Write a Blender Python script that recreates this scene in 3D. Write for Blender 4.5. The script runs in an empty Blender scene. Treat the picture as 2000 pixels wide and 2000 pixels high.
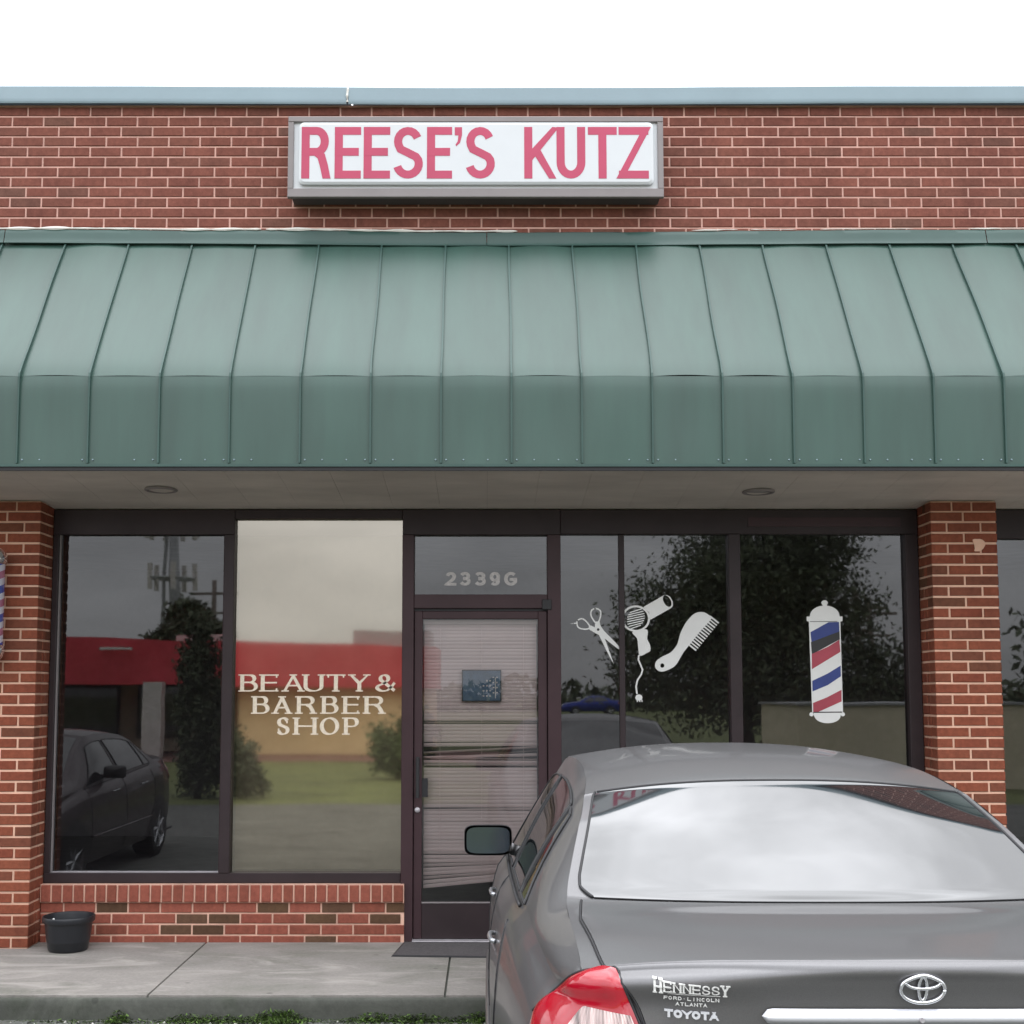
import bpy, bmesh, math, random
from mathutils import Vector, noise
from mathutils.geometry import tessellate_polygon
random.seed(7)
R = math.radians
scene = bpy.context.scene
COL = scene.collection

# ---------------------------------------------------------------- camera
EYE = 1.575          # above the walkway (Z = 0)
DIST = 8.16          # from the face of the low brick wall (Y = 0)
cam_data = bpy.data.cameras.new('camera')
cam = bpy.data.objects.new('camera', cam_data)
COL.objects.link(cam)
cam.location = (0, -DIST, EYE)
cam.rotation_euler = (R(90 + 5), 0, 0)
cam_data.sensor_width = 36
cam_data.lens = 36 * 2480 / 2000
cam_data.shift_x = 0.025
cam_data.shift_y = 0.0665
cam_data.clip_start = 0.05
cam_data.clip_end = 3000
scene.camera = cam

# ---------------------------------------------------------------- sky and sun
SUN_EL, SUN_AZ = 76, 10       # behind the shop, high, veiled by cloud
world = bpy.data.worlds.new('World')
scene.world = world
world.use_nodes = True
nt = world.node_tree
nt.nodes.clear()
N, L = nt.nodes, nt.links
def mathn(nt, op, a=None, b=None, c=None, clamp=False):
    n = nt.nodes.new('ShaderNodeMath'); n.operation = op; n.use_clamp = clamp
    for i, v in enumerate((a, b, c)):
        if v is None: continue
        if isinstance(v, (int, float)): n.inputs[i].default_value = v
        else: nt.links.new(v, n.inputs[i])
    return n.outputs[0]
wout = N.new('ShaderNodeOutputWorld')
bg = N.new('ShaderNodeBackground')
bg.inputs['Strength'].default_value = 0.12
sky = N.new('ShaderNodeTexSky')
sky.sky_type = 'NISHITA'
sky.sun_disc = False
sky.sun_elevation = R(SUN_EL)
sky.sun_rotation = R(SUN_AZ)
tc = N.new('ShaderNodeTexCoord')
sep = N.new('ShaderNodeSeparateXYZ')
L.new(tc.outputs['Generated'], sep.inputs[0])
up = mathn(nt, 'MAXIMUM', sep.outputs['Z'], 0.0)
den = mathn(nt, 'ADD', up, 0.25)
cx = mathn(nt, 'DIVIDE', sep.outputs['X'], den)
cy = mathn(nt, 'DIVIDE', sep.outputs['Y'], den)
comb = N.new('ShaderNodeCombineXYZ')
L.new(cx, comb.inputs[0]); L.new(cy, comb.inputs[1])
ns = N.new('ShaderNodeTexNoise')
ns.inputs['Scale'].default_value = 2.1
ns.inputs['Detail'].default_value = 7
ns.inputs['Roughness'].default_value = 0.52
ns.inputs['Distortion'].default_value = 0.35
L.new(comb.outputs[0], ns.inputs['Vector'])
ramp = N.new('ShaderNodeMapRange')
ramp.inputs['From Min'].default_value = 0.36
ramp.inputs['From Max'].default_value = 0.64
ramp.inputs['To Min'].default_value = 0.62
ramp.inputs['To Max'].default_value = 1.42
L.new(ns.outputs['Fac'], ramp.inputs['Value'])
# overcast luminance: three times brighter overhead than at the horizon
grad = mathn(nt, 'MULTIPLY_ADD', up, 0.70, 0.30)
amp = mathn(nt, 'MULTIPLY_ADD', up, 2.0, 0.12, clamp=True)     # cloud structure fades towards the horizon
dev = mathn(nt, 'MULTIPLY_ADD', mathn(nt, 'SUBTRACT', ramp.outputs[0], 1.0), amp, 1.0)
lum = mathn(nt, 'MULTIPLY', grad, dev)
lum = mathn(nt, 'MULTIPLY', lum, 4.0 / 0.12)
tint = N.new('ShaderNodeVectorMath'); tint.operation = 'SCALE'
tint.inputs[0].default_value = (0.965, 0.985, 1.03)
L.new(lum, tint.inputs['Scale'])
mx = N.new('ShaderNodeMix'); mx.data_type = 'RGBA'
mx.inputs['Factor'].default_value = 0.93
L.new(sky.outputs[0], mx.inputs['A']); L.new(tint.outputs[0], mx.inputs['B'])
L.new(mx.outputs['Result'], bg.inputs['Color'])
L.new(bg.outputs[0], wout.inputs[0])

sun_data = bpy.data.lights.new('sun', 'SUN')
sun_data.energy = 0.5
sun_data.angle = R(80)
sun_data.color = (1.0, 0.96, 0.9)
sun = bpy.data.objects.new('sun', sun_data)
COL.objects.link(sun)
el, az = R(SUN_EL), R(SUN_AZ)
sd = Vector((math.sin(az) * math.cos(el), math.cos(az) * math.cos(el), math.sin(el)))
sun.rotation_euler = sd.to_track_quat('Z', 'Y').to_euler()

scene.view_settings.view_transform = 'Standard'
scene.view_settings.look = 'None'
scene.view_settings.exposure = 0
scene.view_settings.gamma = 1
scene.view_settings.use_curve_mapping = False
try:
    scene.cycles.max_bounces = 8
    scene.cycles.transparent_max_bounces = 12
    scene.cycles.caustics_reflective = False
    scene.cycles.caustics_refractive = False
except Exception:
    pass

# ---------------------------------------------------------------- where a thing seen at a pixel of the 2000 px photograph stands
F, TH, X0, Y0 = 2480.0, R(5), 950.0, 1133.0
def un(px, py, Y):
    a, b = (px - X0) / F, (Y0 - py) / F
    dy, dz = math.cos(TH) - b * math.sin(TH), math.sin(TH) + b * math.cos(TH)
    t = (Y + DIST) / dy
    return a * t, EYE + dz * t

# ---------------------------------------------------------------- materials
def new_mat(name):
    m = bpy.data.materials.new(name); m.use_nodes = True
    b = m.node_tree.nodes['Principled BSDF']
    return m, m.node_tree, b
def noise_node(t, scale, detail=4, rough=0.55, coord='Object', vec_scale=None, dist=0.0):
    c = t.nodes.new('ShaderNodeTexCoord')
    n = t.nodes.new('ShaderNodeTexNoise')
    n.inputs['Scale'].default_value = scale
    n.inputs['Detail'].default_value = detail
    n.inputs['Roughness'].default_value = rough
    n.inputs['Distortion'].default_value = dist
    if coord == 'World':
        g = t.nodes.new('ShaderNodeNewGeometry'); src = g.outputs['Position']
    else:
        src = c.outputs[coord]
    if vec_scale:
        mp = t.nodes.new('ShaderNodeMapping'); mp.inputs['Scale'].default_value = vec_scale
        t.links.new(src, mp.inputs['Vector']); src = mp.outputs[0]
    t.links.new(src, n.inputs['Vector'])
    return n
def ramp_node(t, fac, stops):
    r = t.nodes.new('ShaderNodeValToRGB')
    e = r.color_ramp.elements
    while len(e) < len(stops): e.new(0.5)
    for x, (p, c) in zip(e, stops):
        x.position = p; x.color = (*c, 1)
    t.links.new(fac, r.inputs[0])
    return r.outputs[0]
def mat(name, col, rough=0.6, metal=0.0, var=0.12, scale=6, bump=0.0, bscale=60, coat=0.0, spec=0.5, coord='World', vs=None):
    m, t, b = new_mat(name)
    b.inputs['Roughness'].default_value = rough
    b.inputs['Metallic'].default_value = metal
    b.inputs['Coat Weight'].default_value = coat
    b.inputs['Coat Roughness'].default_value = 0.04 if coat >= 1 else 0.35
    b.inputs['Specular IOR Level'].default_value = spec
    n = noise_node(t, scale, 5, 0.6, coord, vs)
    lo = tuple(c * (1 - var) for c in col); hi = tuple(min(1, c * (1 + var)) for c in col)
    t.links.new(ramp_node(t, n.outputs['Fac'], [(0.3, lo), (0.7, hi)]), b.inputs['Base Color'])
    if bump:
        n2 = noise_node(t, bscale, 3, 0.6, coord)
        bp = t.nodes.new('ShaderNodeBump'); bp.inputs['Strength'].default_value = bump
        bp.inputs['Distance'].default_value = 0.004
        t.links.new(n2.outputs['Fac'], bp.inputs['Height']); t.links.new(bp.outputs[0], b.inputs['Normal'])
    return m
def brick_mat(name, stops):
    m, t, b = new_mat(name)
    b.inputs['Roughness'].default_value = 0.9
    b.inputs['Specular IOR Level'].default_value = 0.25
    oi = t.nodes.new('ShaderNodeObjectInfo'); g = t.nodes.new('ShaderNodeNewGeometry')
    s = mathn(t, 'ADD', oi.outputs['Random'], g.outputs['Random Per Island'])
    s = mathn(t, 'FRACT', s)
    c = ramp_node(t, s, stops)
    n = noise_node(t, 34, 5, 0.7, 'World')
    r2 = ramp_node(t, n.outputs['Fac'], [(0.25, (0.72, 0.70, 0.68)), (0.75, (1.18, 1.16, 1.12))])
    n3 = noise_node(t, 1.0, 5, 0.65, 'World', (3.4, 3.4, .9), .5)
    r3 = ramp_node(t, n3.outputs['Fac'], [(0.25, (0.70, 0.68, 0.70)), (0.5, (1.0, .98, .97)), (0.75, (1.12, 1.13, 1.10))])
    mm = t.nodes.new('ShaderNodeMix'); mm.data_type = 'RGBA'; mm.blend_type = 'MULTIPLY'; mm.inputs['Factor'].default_value = 1
    t.links.new(c, mm.inputs['A']); t.links.new(r2, mm.inputs['B'])
    m3 = t.nodes.new('ShaderNodeMix'); m3.data_type = 'RGBA'; m3.blend_type = 'MULTIPLY'; m3.inputs['Factor'].default_value = 1
    t.links.new(mm.outputs['Result'], m3.inputs['A']); t.links.new(r3, m3.inputs['B'])
    t.links.new(m3.outputs['Result'], b.inputs['Base Color'])
    bp = t.nodes.new('ShaderNodeBump'); bp.inputs['Strength'].default_value = 0.5; bp.inputs['Distance'].default_value = 0.004
    n2 = noise_node(t, 90, 4, 0.7, 'World')
    t.links.new(n2.outputs['Fac'], bp.inputs['Height']); t.links.new(bp.outputs[0], b.inputs['Normal'])
    return m
M = {}
M['brick_top'] = brick_mat('parapet brick', [(0.0, (0.20, 0.075, 0.058)), (0.4, (0.235, 0.088, 0.068)), (0.8, (0.20, 0.078, 0.060)), (0.95, (0.19, 0.082, 0.064)), (1.0, (0.155, 0.08, 0.064))])
M['brick_pil'] = brick_mat('pilaster brick', [(0.0, (0.22, 0.062, 0.038)), (0.5, (0.26, 0.080, 0.046)), (0.88, (0.19, 0.066, 0.042)), (0.97, (0.155, 0.062, 0.038)), (1.0, (0.12, 0.06, 0.035))])
M['brick_low'] = brick_mat('low wall brick', [(0.0, (0.27, 0.082, 0.058)), (0.5, (0.31, 0.098, 0.070)), (1.0, (0.235, 0.076, 0.052))])
M['brick_brown'] = brick_mat('dark brown brick', [(0.0, (0.125, 0.072, 0.042)), (0.6, (0.10, 0.056, 0.035)), (1.0, (0.15, 0.085, 0.055))])
M['mortar_top'] = mat('parapet mortar', (0.62, 0.37, 0.31), 0.95, var=0.18, scale=5, bump=0.5)
M['mortar_pil'] = mat('pilaster mortar', (0.70, 0.44, 0.32), 0.95, var=0.2, scale=3, bump=0.5)
M['mortar_low'] = mat('low wall mortar', (0.68, 0.42, 0.32), 0.95, var=0.2, scale=5, bump=0.5)
M['green'] = mat('green painted steel', (0.032, 0.080, 0.063), 0.42, var=0.16, scale=1.0, bump=0.09, bscale=5, spec=0.5, coat=0.35, vs=(5, 1.5, .7))
M['green2'] = mat('green painted trim', (0.036, 0.082, 0.070), 0.42, var=0.10, scale=3)
M['coping'] = mat('pale blue coping metal', (0.26, 0.345, 0.39), 0.45, var=0.06, scale=2)
M['caulk'] = mat('white sealant', (0.75, 0.73, 0.68), 0.8, var=0.1, scale=20)
M['soffit'] = mat('beige soffit panel', (0.64, 0.595, 0.545), 0.75, var=0.16, scale=1.1, vs=(1, 3, 1))
M['bronze'] = mat('dark bronze anodised aluminium', (0.036, 0.026, 0.028), 0.42, metal=0.0, var=0.15, scale=4, spec=0.25)
M['bronze2'] = mat('maroon brown door aluminium', (0.050, 0.027, 0.031), 0.42, var=0.12, scale=4, spec=0.28)
M['dark'] = mat('black rubber', (0.018, 0.018, 0.02), 0.6)
M['interior'] = mat('dim interior paint', (0.34, 0.32, 0.31), 0.9)
M['white_vinyl'] = mat('white vinyl', (0.72, 0.72, 0.70), 0.5, var=0.04)
M['cream_vinyl'] = mat('cream gold vinyl', (0.78, 0.68, 0.54), 0.5, var=0.12, scale=60)
M['silver_vinyl'] = mat('silver vinyl', (0.52, 0.49, 0.48), 0.5, var=0.2, scale=80)
M['blue_vinyl'] = mat('blue vinyl', (0.025, 0.045, 0.20), 0.5)
M['red_vinyl'] = mat('crimson vinyl', (0.36, 0.05, 0.075), 0.5)
M['black_vinyl'] = mat('black vinyl', (0.02, 0.02, 0.022), 0.5)
M['sign_frame'] = mat('grey sign cabinet', (0.25, 0.225, 0.225), 0.5, var=0.06)
M['sign_face'] = mat('white acrylic sign face', (0.66, 0.685, 0.71), 0.3, var=0.02)
M['sign_red'] = mat('faded crimson lettering', (0.50, 0.055, 0.125), 0.45, var=0.07, scale=3)
M['blind'] = mat('pinkish beige blind slat', (0.80, 0.66, 0.64), 0.5, var=0.05, scale=3)
M['poster'] = mat('blue plaque', (0.045, 0.10, 0.17), 0.4, var=0.25, scale=18)
M['mat'] = mat('charcoal floor mat', (0.085, 0.078, 0.08), 0.95, var=0.2, scale=60, bump=0.6, bscale=200)
M['alu'] = mat('worn aluminium', (0.45, 0.43, 0.45), 0.45, metal=0.3, var=0.15, scale=10)
M['pot'] = mat('black plastic pot', (0.016, 0.018, 0.022), 0.38, var=0.2)
M['soil'] = mat('potting soil', (0.03, 0.022, 0.015), 1.0, bump=1)
M['chrome'] = mat('chrome', (0.80, 0.81, 0.84), 0.12, metal=0.9, var=0.02)
M['white_chrome'] = mat('bright satin chrome', (0.86, 0.87, 0.92), 0.22, metal=0.45, var=0.02)
M['tyre'] = mat('tyre rubber', (0.02, 0.02, 0.02), 0.85)
M['rim'] = mat('alloy rim', (0.42, 0.43, 0.45), 0.3, metal=0.8)
M['asphalt_dot'] = mat('stone chip', (0.5, 0.48, 0.45), 0.9)
M['weed'] = mat('green weed', (0.12, 0.21, 0.04), 0.8, var=0.5, scale=9)
M['moss'] = mat('dark moss', (0.045, 0.065, 0.022), 0.95, var=0.5, scale=14)
M['bark'] = mat('bark', (0.10, 0.08, 0.065), 0.95, var=0.3, scale=8)
M['leaf_a'] = mat('dark foliage', (0.085, 0.105, 0.058), 0.75, var=0.45, scale=1.5)
M['leaf_b'] = mat('green foliage', (0.09, 0.13, 0.045), 0.75, var=0.45, scale=2.0)
M['tan_wall'] = mat('tan stucco', (0.78, 0.60, 0.34), 0.9, var=0.06, scale=1)
M['grey_wall'] = mat('greyish tan wall', (0.62, 0.56, 0.42), 0.9, var=0.08, scale=1)
M['white_wall'] = mat('off-white painted column', (0.62, 0.59, 0.57), 0.8)
M['red_roof'] = mat('red painted canopy', (0.72, 0.075, 0.105), 0.5, var=0.08, scale=1)
M['pole_wood'] = mat('weathered pole wood', (0.16, 0.13, 0.11), 0.9)
M['steel'] = mat('galvanised steel', (0.33, 0.34, 0.35), 0.5, metal=0.3)

def concrete(name, base, stain, green=None):
    m, t, b = new_mat(name)
    b.inputs['Roughness'].default_value = 0.92
    n = noise_node(t, 1.6, 8, 0.65, 'World', (1, 1.7, 1), 0.6)
    c = ramp_node(t, n.outputs['Fac'], [(0.30, stain), (0.52, base), (0.72, tuple(min(1, x * 1.17) for x in base))])
    n2 = noise_node(t, 45, 4, 0.7, 'World')
    r2 = ramp_node(t, n2.outputs['Fac'], [(0.3, (0.86, 0.86, 0.86)), (0.7, (1.1, 1.1, 1.1))])
    mm = t.nodes.new('ShaderNodeMix'); mm.data_type = 'RGBA'; mm.blend_type = 'MULTIPLY'; mm.inputs['Factor'].default_value = 1
    t.links.new(c, mm.inputs['A']); t.links.new(r2, mm.inputs['B'])
    n4 = noise_node(t, 1.1, 6, 0.7, 'World', (1, 3.2, 1), 1.2)
    sm_ = t.nodes.new('ShaderNodeMapRange'); sm_.inputs['From Min'].default_value = .52; sm_.inputs['From Max'].default_value = .68; sm_.inputs['To Max'].default_value = .8
    t.links.new(n4.outputs['Fac'], sm_.inputs['Value'])
    m5 = t.nodes.new('ShaderNodeMix'); m5.data_type = 'RGBA'
    t.links.new(sm_.outputs[0], m5.inputs['Factor']); t.links.new(mm.outputs['Result'], m5.inputs['A'])
    m5.inputs['B'].default_value = (*[min(1, x * 1.6) for x in base], 1)
    vo = t.nodes.new('ShaderNodeTexVoronoi'); vo.inputs['Scale'].default_value = 3.2; vo.inputs['Randomness'].default_value = 1
    gp_ = t.nodes.new('ShaderNodeNewGeometry'); t.links.new(gp_.outputs['Position'], vo.inputs['Vector'])
    sp = t.nodes.new('ShaderNodeMapRange'); sp.inputs['From Min'].default_value = .045; sp.inputs['From Max'].default_value = .075; sp.inputs['To Min'].default_value = .55; sp.inputs['To Max'].default_value = 0
    t.links.new(vo.outputs['Distance'], sp.inputs['Value'])
    m6 = t.nodes.new('ShaderNodeMix'); m6.data_type = 'RGBA'
    t.links.new(sp.outputs[0], m6.inputs['Factor']); t.links.new(m5.outputs['Result'], m6.inputs['A'])
    m6.inputs['B'].default_value = (*[x * .35 for x in base], 1)
    t.links.new(m6.outputs['Result'], b.inputs['Base Color'])
    bp = t.nodes.new('ShaderNodeBump'); bp.inputs['Strength'].default_value = 0.35; bp.inputs['Distance'].default_value = 0.004
    t.links.new(n2.outputs['Fac'], bp.inputs['Height']); t.links.new(bp.outputs[0], b.inputs['Normal'])
    return m
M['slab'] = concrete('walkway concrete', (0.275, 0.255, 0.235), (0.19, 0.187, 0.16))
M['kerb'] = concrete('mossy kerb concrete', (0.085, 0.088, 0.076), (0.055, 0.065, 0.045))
M['asphalt'] = concrete('worn asphalt', (0.115, 0.118, 0.108), (0.075, 0.078, 0.07))
M['grass'] = mat('mown grass ground', (0.11, 0.13, 0.04), 0.95, var=0.35, scale=1.2)

def pane_mat(name, ior, tint, trans, base_fac=0.0, rough=0.0, wav=0.0, refl=(1, 1, 1)):
    m, t, b = new_mat(name)
    t.nodes.remove(b)
    out = t.nodes['Material Output']
    tr = t.nodes.new('ShaderNodeBsdfTransparent'); tr.inputs[0].default_value = (*[trans * x for x in tint], 1)
    gl = t.nodes.new('ShaderNodeBsdfGlossy'); gl.inputs['Roughness'].default_value = rough
    gl.inputs['Color'].default_value = (*refl, 1)
    fr = t.nodes.new('ShaderNodeFresnel'); fr.inputs['IOR'].default_value = ior
    f = mathn(t, 'ADD', fr.outputs[0], base_fac, clamp=True)
    if wav:
        n = noise_node(t, 0.9, 2, 0.5, 'World')
        bp = t.nodes.new('ShaderNodeBump'); bp.inputs['Strength'].default_value = wav; bp.inputs['Distance'].default_value = 0.03
        t.links.new(n.outputs['Fac'], bp.inputs['Height']); t.links.new(bp.outputs[0], gl.inputs['Normal'])
    mxs = t.nodes.new('ShaderNodeMixShader')
    t.links.new(f, mxs.inputs[0]); t.links.new(tr.outputs[0], mxs.inputs[1]); t.links.new(gl.outputs[0], mxs.inputs[2])
    t.links.new(mxs.outputs[0], out.inputs[0])
    return m
M['pane'] = pane_mat('tinted shop glass', 1.62, (0.85, 0.85, 0.9), 0.62, 0.036, 0.016, 0.03)
M['pane_film'] = pane_mat('mirror filmed shop glass', 1.62, (1.0, 0.97, 0.92), 0.75, 0.25, 0.03, 0.03, (1.0, 0.92, 0.78))
M['pane_door'] = pane_mat('clear door glass', 1.5, (1, 1, 1), 0.92, 0.03, 0.004, 0.02)

def paint(name, col):
    m, t, b = new_mat(name)
    b.inputs['Base Color'].default_value = (*col, 1)
    b.inputs['Metallic'].default_value = 0.9
    b.inputs['Roughness'].default_value = 0.50
    b.inputs['Coat Weight'].default_value = 0.5
    b.inputs['Coat Roughness'].default_value = 0.025
    b.inputs['Coat IOR'].default_value = 1.5
    n = noise_node(t, 900, 2, 0.5, 'Object')
    lo = tuple(c * 0.85 for c in col); hi = tuple(c * 1.15 for c in col)
    t.links.new(ramp_node(t, n.outputs['Fac'], [(0.3, lo), (0.7, hi)]), b.inputs['Base Color'])
    n2 = noise_node(t, 3.0, 4, 0.6, 'Object')
    r2 = ramp_node(t, n2.outputs['Fac'], [(0.3, (0.03,) * 3), (0.75, (0.12,) * 3)])
    t.links.new(r2, b.inputs['Coat Roughness'])
    return m
M['paint_grey'] = paint('charcoal grey car paint', (0.180, 0.178, 0.182))
M['paint_dark'] = paint('dark maroon grey car paint', (0.06, 0.045, 0.05))
M['paint_blue'] = paint('blue car paint', (0.02, 0.04, 0.25))
def car_glass(name, ior, col=(0.012, 0.014, 0.016)):
    m, t, b = new_mat(name)
    b.inputs['Base Color'].default_value = (*col, 1)
    b.inputs['Roughness'].default_value = 0.03
    b.inputs['IOR'].default_value = ior
    n = noise_node(t, 6.0, 3, 0.5, 'Object')
    t.links.new(ramp_node(t, n.outputs['Fac'], [(0.3, (0.02,) * 3), (0.7, (0.05,) * 3)]), b.inputs['Roughness'])
    return m
M['glass_rear'] = car_glass('tinted rear windscreen', 2.25)
M['glass_side'] = car_glass('tinted car side glass', 1.9)
M['glass_mirror'] = mat('mirror glass', (0.10, 0.125, 0.155), 0.12, metal=0.8, var=0.03)
M['lamp_red'] = mat('red lamp lens', (0.40, 0.004, 0.018), 0.14, var=0.10, scale=14, coat=1.0, coord='Object')
M['lamp_clear'] = mat('clear ribbed lamp lens', (0.55, 0.42, 0.40), 0.15, var=0.75, scale=1.0, coat=1.0, coord='Object', vs=(70, 3, 3))
M['lamp_front'] = mat('headlamp lens', (0.55, 0.57, 0.6), 0.1, coat=1.0)

# ---------------------------------------------------------------- building helpers
ORG = {}
def tag(o, label=None, cat=None, group=None, kind=None):
    if label: o['label'] = label
    if cat: o['category'] = cat
    if group: o['group'] = group
    if kind: o['kind'] = kind
    return o
def thing(name, label, cat, loc=(0, 0, 0), group=None):
    o = bpy.data.objects.new(name, None); COL.objects.link(o)
    o.location = loc; o.empty_display_size = 0.2
    ORG[o.name] = Vector(loc)
    return tag(o, label, cat, group)
def org(parent):
    p = parent
    while p is not None:
        if p.name in ORG: return ORG[p.name]
        p = p.parent
    return Vector((0, 0, 0))
class MB:
    def __init__(s): s.v = []; s.f = []; s.m = []
    def add(s, vs, fs, mi=0):
        b = len(s.v); s.v += [tuple(p) for p in vs]
        for f in fs: s.f.append(tuple(b + i for i in f)); s.m.append(mi)
    def box(s, x0, x1, y0, y1, z0, z1, mi=0, bev=0.0):
        x0, x1 = min(x0, x1), max(x0, x1); y0, y1 = min(y0, y1), max(y0, y1); z0, z1 = min(z0, z1), max(z0, z1)
        if bev <= 0:
            s.add([(x0, y0, z0), (x1, y0, z0), (x1, y1, z0), (x0, y1, z0), (x0, y0, z1), (x1, y0, z1), (x1, y1, z1), (x0, y1, z1)],
                  [(0, 3, 2, 1), (4, 5, 6, 7), (0, 1, 5, 4), (1, 2, 6, 5), (2, 3, 7, 6), (3, 0, 4, 7)], mi)
            return
        b = bev; vs = []
        # chamfered front face (towards -Y), plain back
        vs += [(x0 + b, y0, z0 + b), (x1 - b, y0, z0 + b), (x1 - b, y0, z1 - b), (x0 + b, y0, z1 - b)]
        vs += [(x0, y0 + b, z0), (x1, y0 + b, z0), (x1, y0 + b, z1), (x0, y0 + b, z1)]
        vs += [(x0, y1, z0), (x1, y1, z0), (x1, y1, z1), (x0, y1, z1)]
        fs = [(0, 1, 2, 3), (4, 5, 1, 0), (5, 6, 2, 1), (6, 7, 3, 2), (7, 4, 0, 3), (8, 9, 5, 4), (9, 10, 6, 5), (10, 11, 7, 6), (11, 8, 4, 7), (11, 10, 9, 8)]
        s.add(vs, fs, mi)
    def tube(s, pts, r, n=8, mi=0, cap=True, r2=None):
        pts = [Vector(p) for p in pts]; rings = []
        for i, p in enumerate(pts):
            d = (pts[min(i + 1, len(pts) - 1)] - pts[max(i - 1, 0)]).normalized()
            a = d.cross(Vector((0, 0, 1)))
            if a.length < 1e-3: a = d.cross(Vector((0, 1, 0)))
            a.normalize(); c = d.cross(a).normalized()
            rr = r if r2 is None else r + (r2 - r) * i / (len(pts) - 1)
            rings.append([p + rr * (math.cos(2 * math.pi * k / n) * a + math.sin(2 * math.pi * k / n) * c) for k in range(n)])
        vs = [q for rg in rings for q in rg]; fs = []
        for i in range(len(rings) - 1):
            for k in range(n):
                k2 = (k + 1) % n
                fs.append((i * n + k, i * n + k2, (i + 1) * n + k2, (i + 1) * n + k))
        if cap:
            fs.append(tuple(range(n))); fs.append(tuple((len(rings) - 1) * n + k for k in reversed(range(n))))
        s.add(vs, fs, mi)
    def lathe(s, prof, cx, cy, n=28, mi=0, axis='Z', cz=0):
        vs = []; fs = []
        for r, h in prof:
            for k in range(n):
                a = 2 * math.pi * k / n
                if axis == 'Z': vs.append((cx + r * math.cos(a), cy + r * math.sin(a), h))
                elif axis == 'X': vs.append((h, cy + r * math.cos(a), cz + r * math.sin(a)))
                else: vs.append((cx + r * math.cos(a), h, cz + r * math.sin(a)))
        for i in range(len(prof) - 1):
            for k in range(n):
                k2 = (k + 1) % n
                fs.append((i * n + k, i * n + k2, (i + 1) * n + k2, (i + 1) * n + k))
        s.add(vs, fs, mi)
    def grid(s, fn, nu, nv, mi=0):
        vs = [fn(i / nu, j / nv) for i in range(nu + 1) for j in range(nv + 1)]
        fs = [(i * (nv + 1) + j, (i + 1) * (nv + 1) + j, (i + 1) * (nv + 1) + j + 1, i * (nv + 1) + j + 1) for i in range(nu) for j in range(nv)]
        s.add(vs, fs, mi)
    def prism(s, pts, y0, y1, mi=0, holes=()):
        """outline in X,Z given a thickness from y0 (front) to y1"""
        loops = [[Vector((x, 0, z)) for x, z in pts]] + [[Vector((x, 0, z)) for x, z in h] for h in holes]
        tris = tessellate_polygon([[Vector((p.x, p.z, 0)) for p in lp] for lp in loops])
        flat = [p for lp in loops for p in lp]; n = len(flat)
        vs = [(p.x, y0, p.z) for p in flat] + [(p.x, y1, p.z) for p in flat]
        fs = []
        for a, b, c in tris:
            fs.append((a, b, c)); fs.append((c + n, b + n, a + n))
        o = 0
        for lp in loops:
            k = len(lp)
            for i in range(k):
                j = (i + 1) % k
                fs.append((o + i, o + j, o + j + n, o + i + n))
            o += k
        s.add(vs, fs, mi)
    def mesh(s, name, mats, off=Vector((0, 0, 0)), smooth=False, fix=True):
        me = bpy.data.meshes.new(name)
        me.from_pydata([(x - off[0], y - off[1], z - off[2]) for x, y, z in s.v], [], s.f)
        for mt in mats: me.materials.append(mt)
        if any(s.m): me.polygons.foreach_set('material_index', s.m)
        if fix:
            bm = bmesh.new(); bm.from_mesh(me); bmesh.ops.recalc_face_normals(bm, faces=bm.faces); bm.to_mesh(me); bm.free()
        if smooth:
            me.polygons.foreach_set('use_smooth', [True] * len(me.polygons))
        me.update()
        return me
    def build(s, name, mats, parent=None, smooth=False, label=None, kind=None, fix=True, angle=None):
        if not isinstance(mats, (list, tuple)): mats = [mats]
        me = s.mesh(name, mats, org(parent) if parent else Vector((0, 0, 0)), smooth, fix)
        if smooth and angle:
            try: me.set_sharp_from_angle(angle=R(angle))
            except Exception: pass
        o = bpy.data.objects.new(name, me); COL.objects.link(o)
        if parent: o.parent = parent
        return tag(o, label=label, kind=kind)
def box_part(name, m, parent, *a, label=None, bev=0.0, kind=None):
    b = MB(); b.box(*a, bev=bev); return b.build(name, m, parent, label=label, kind=kind)

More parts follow.
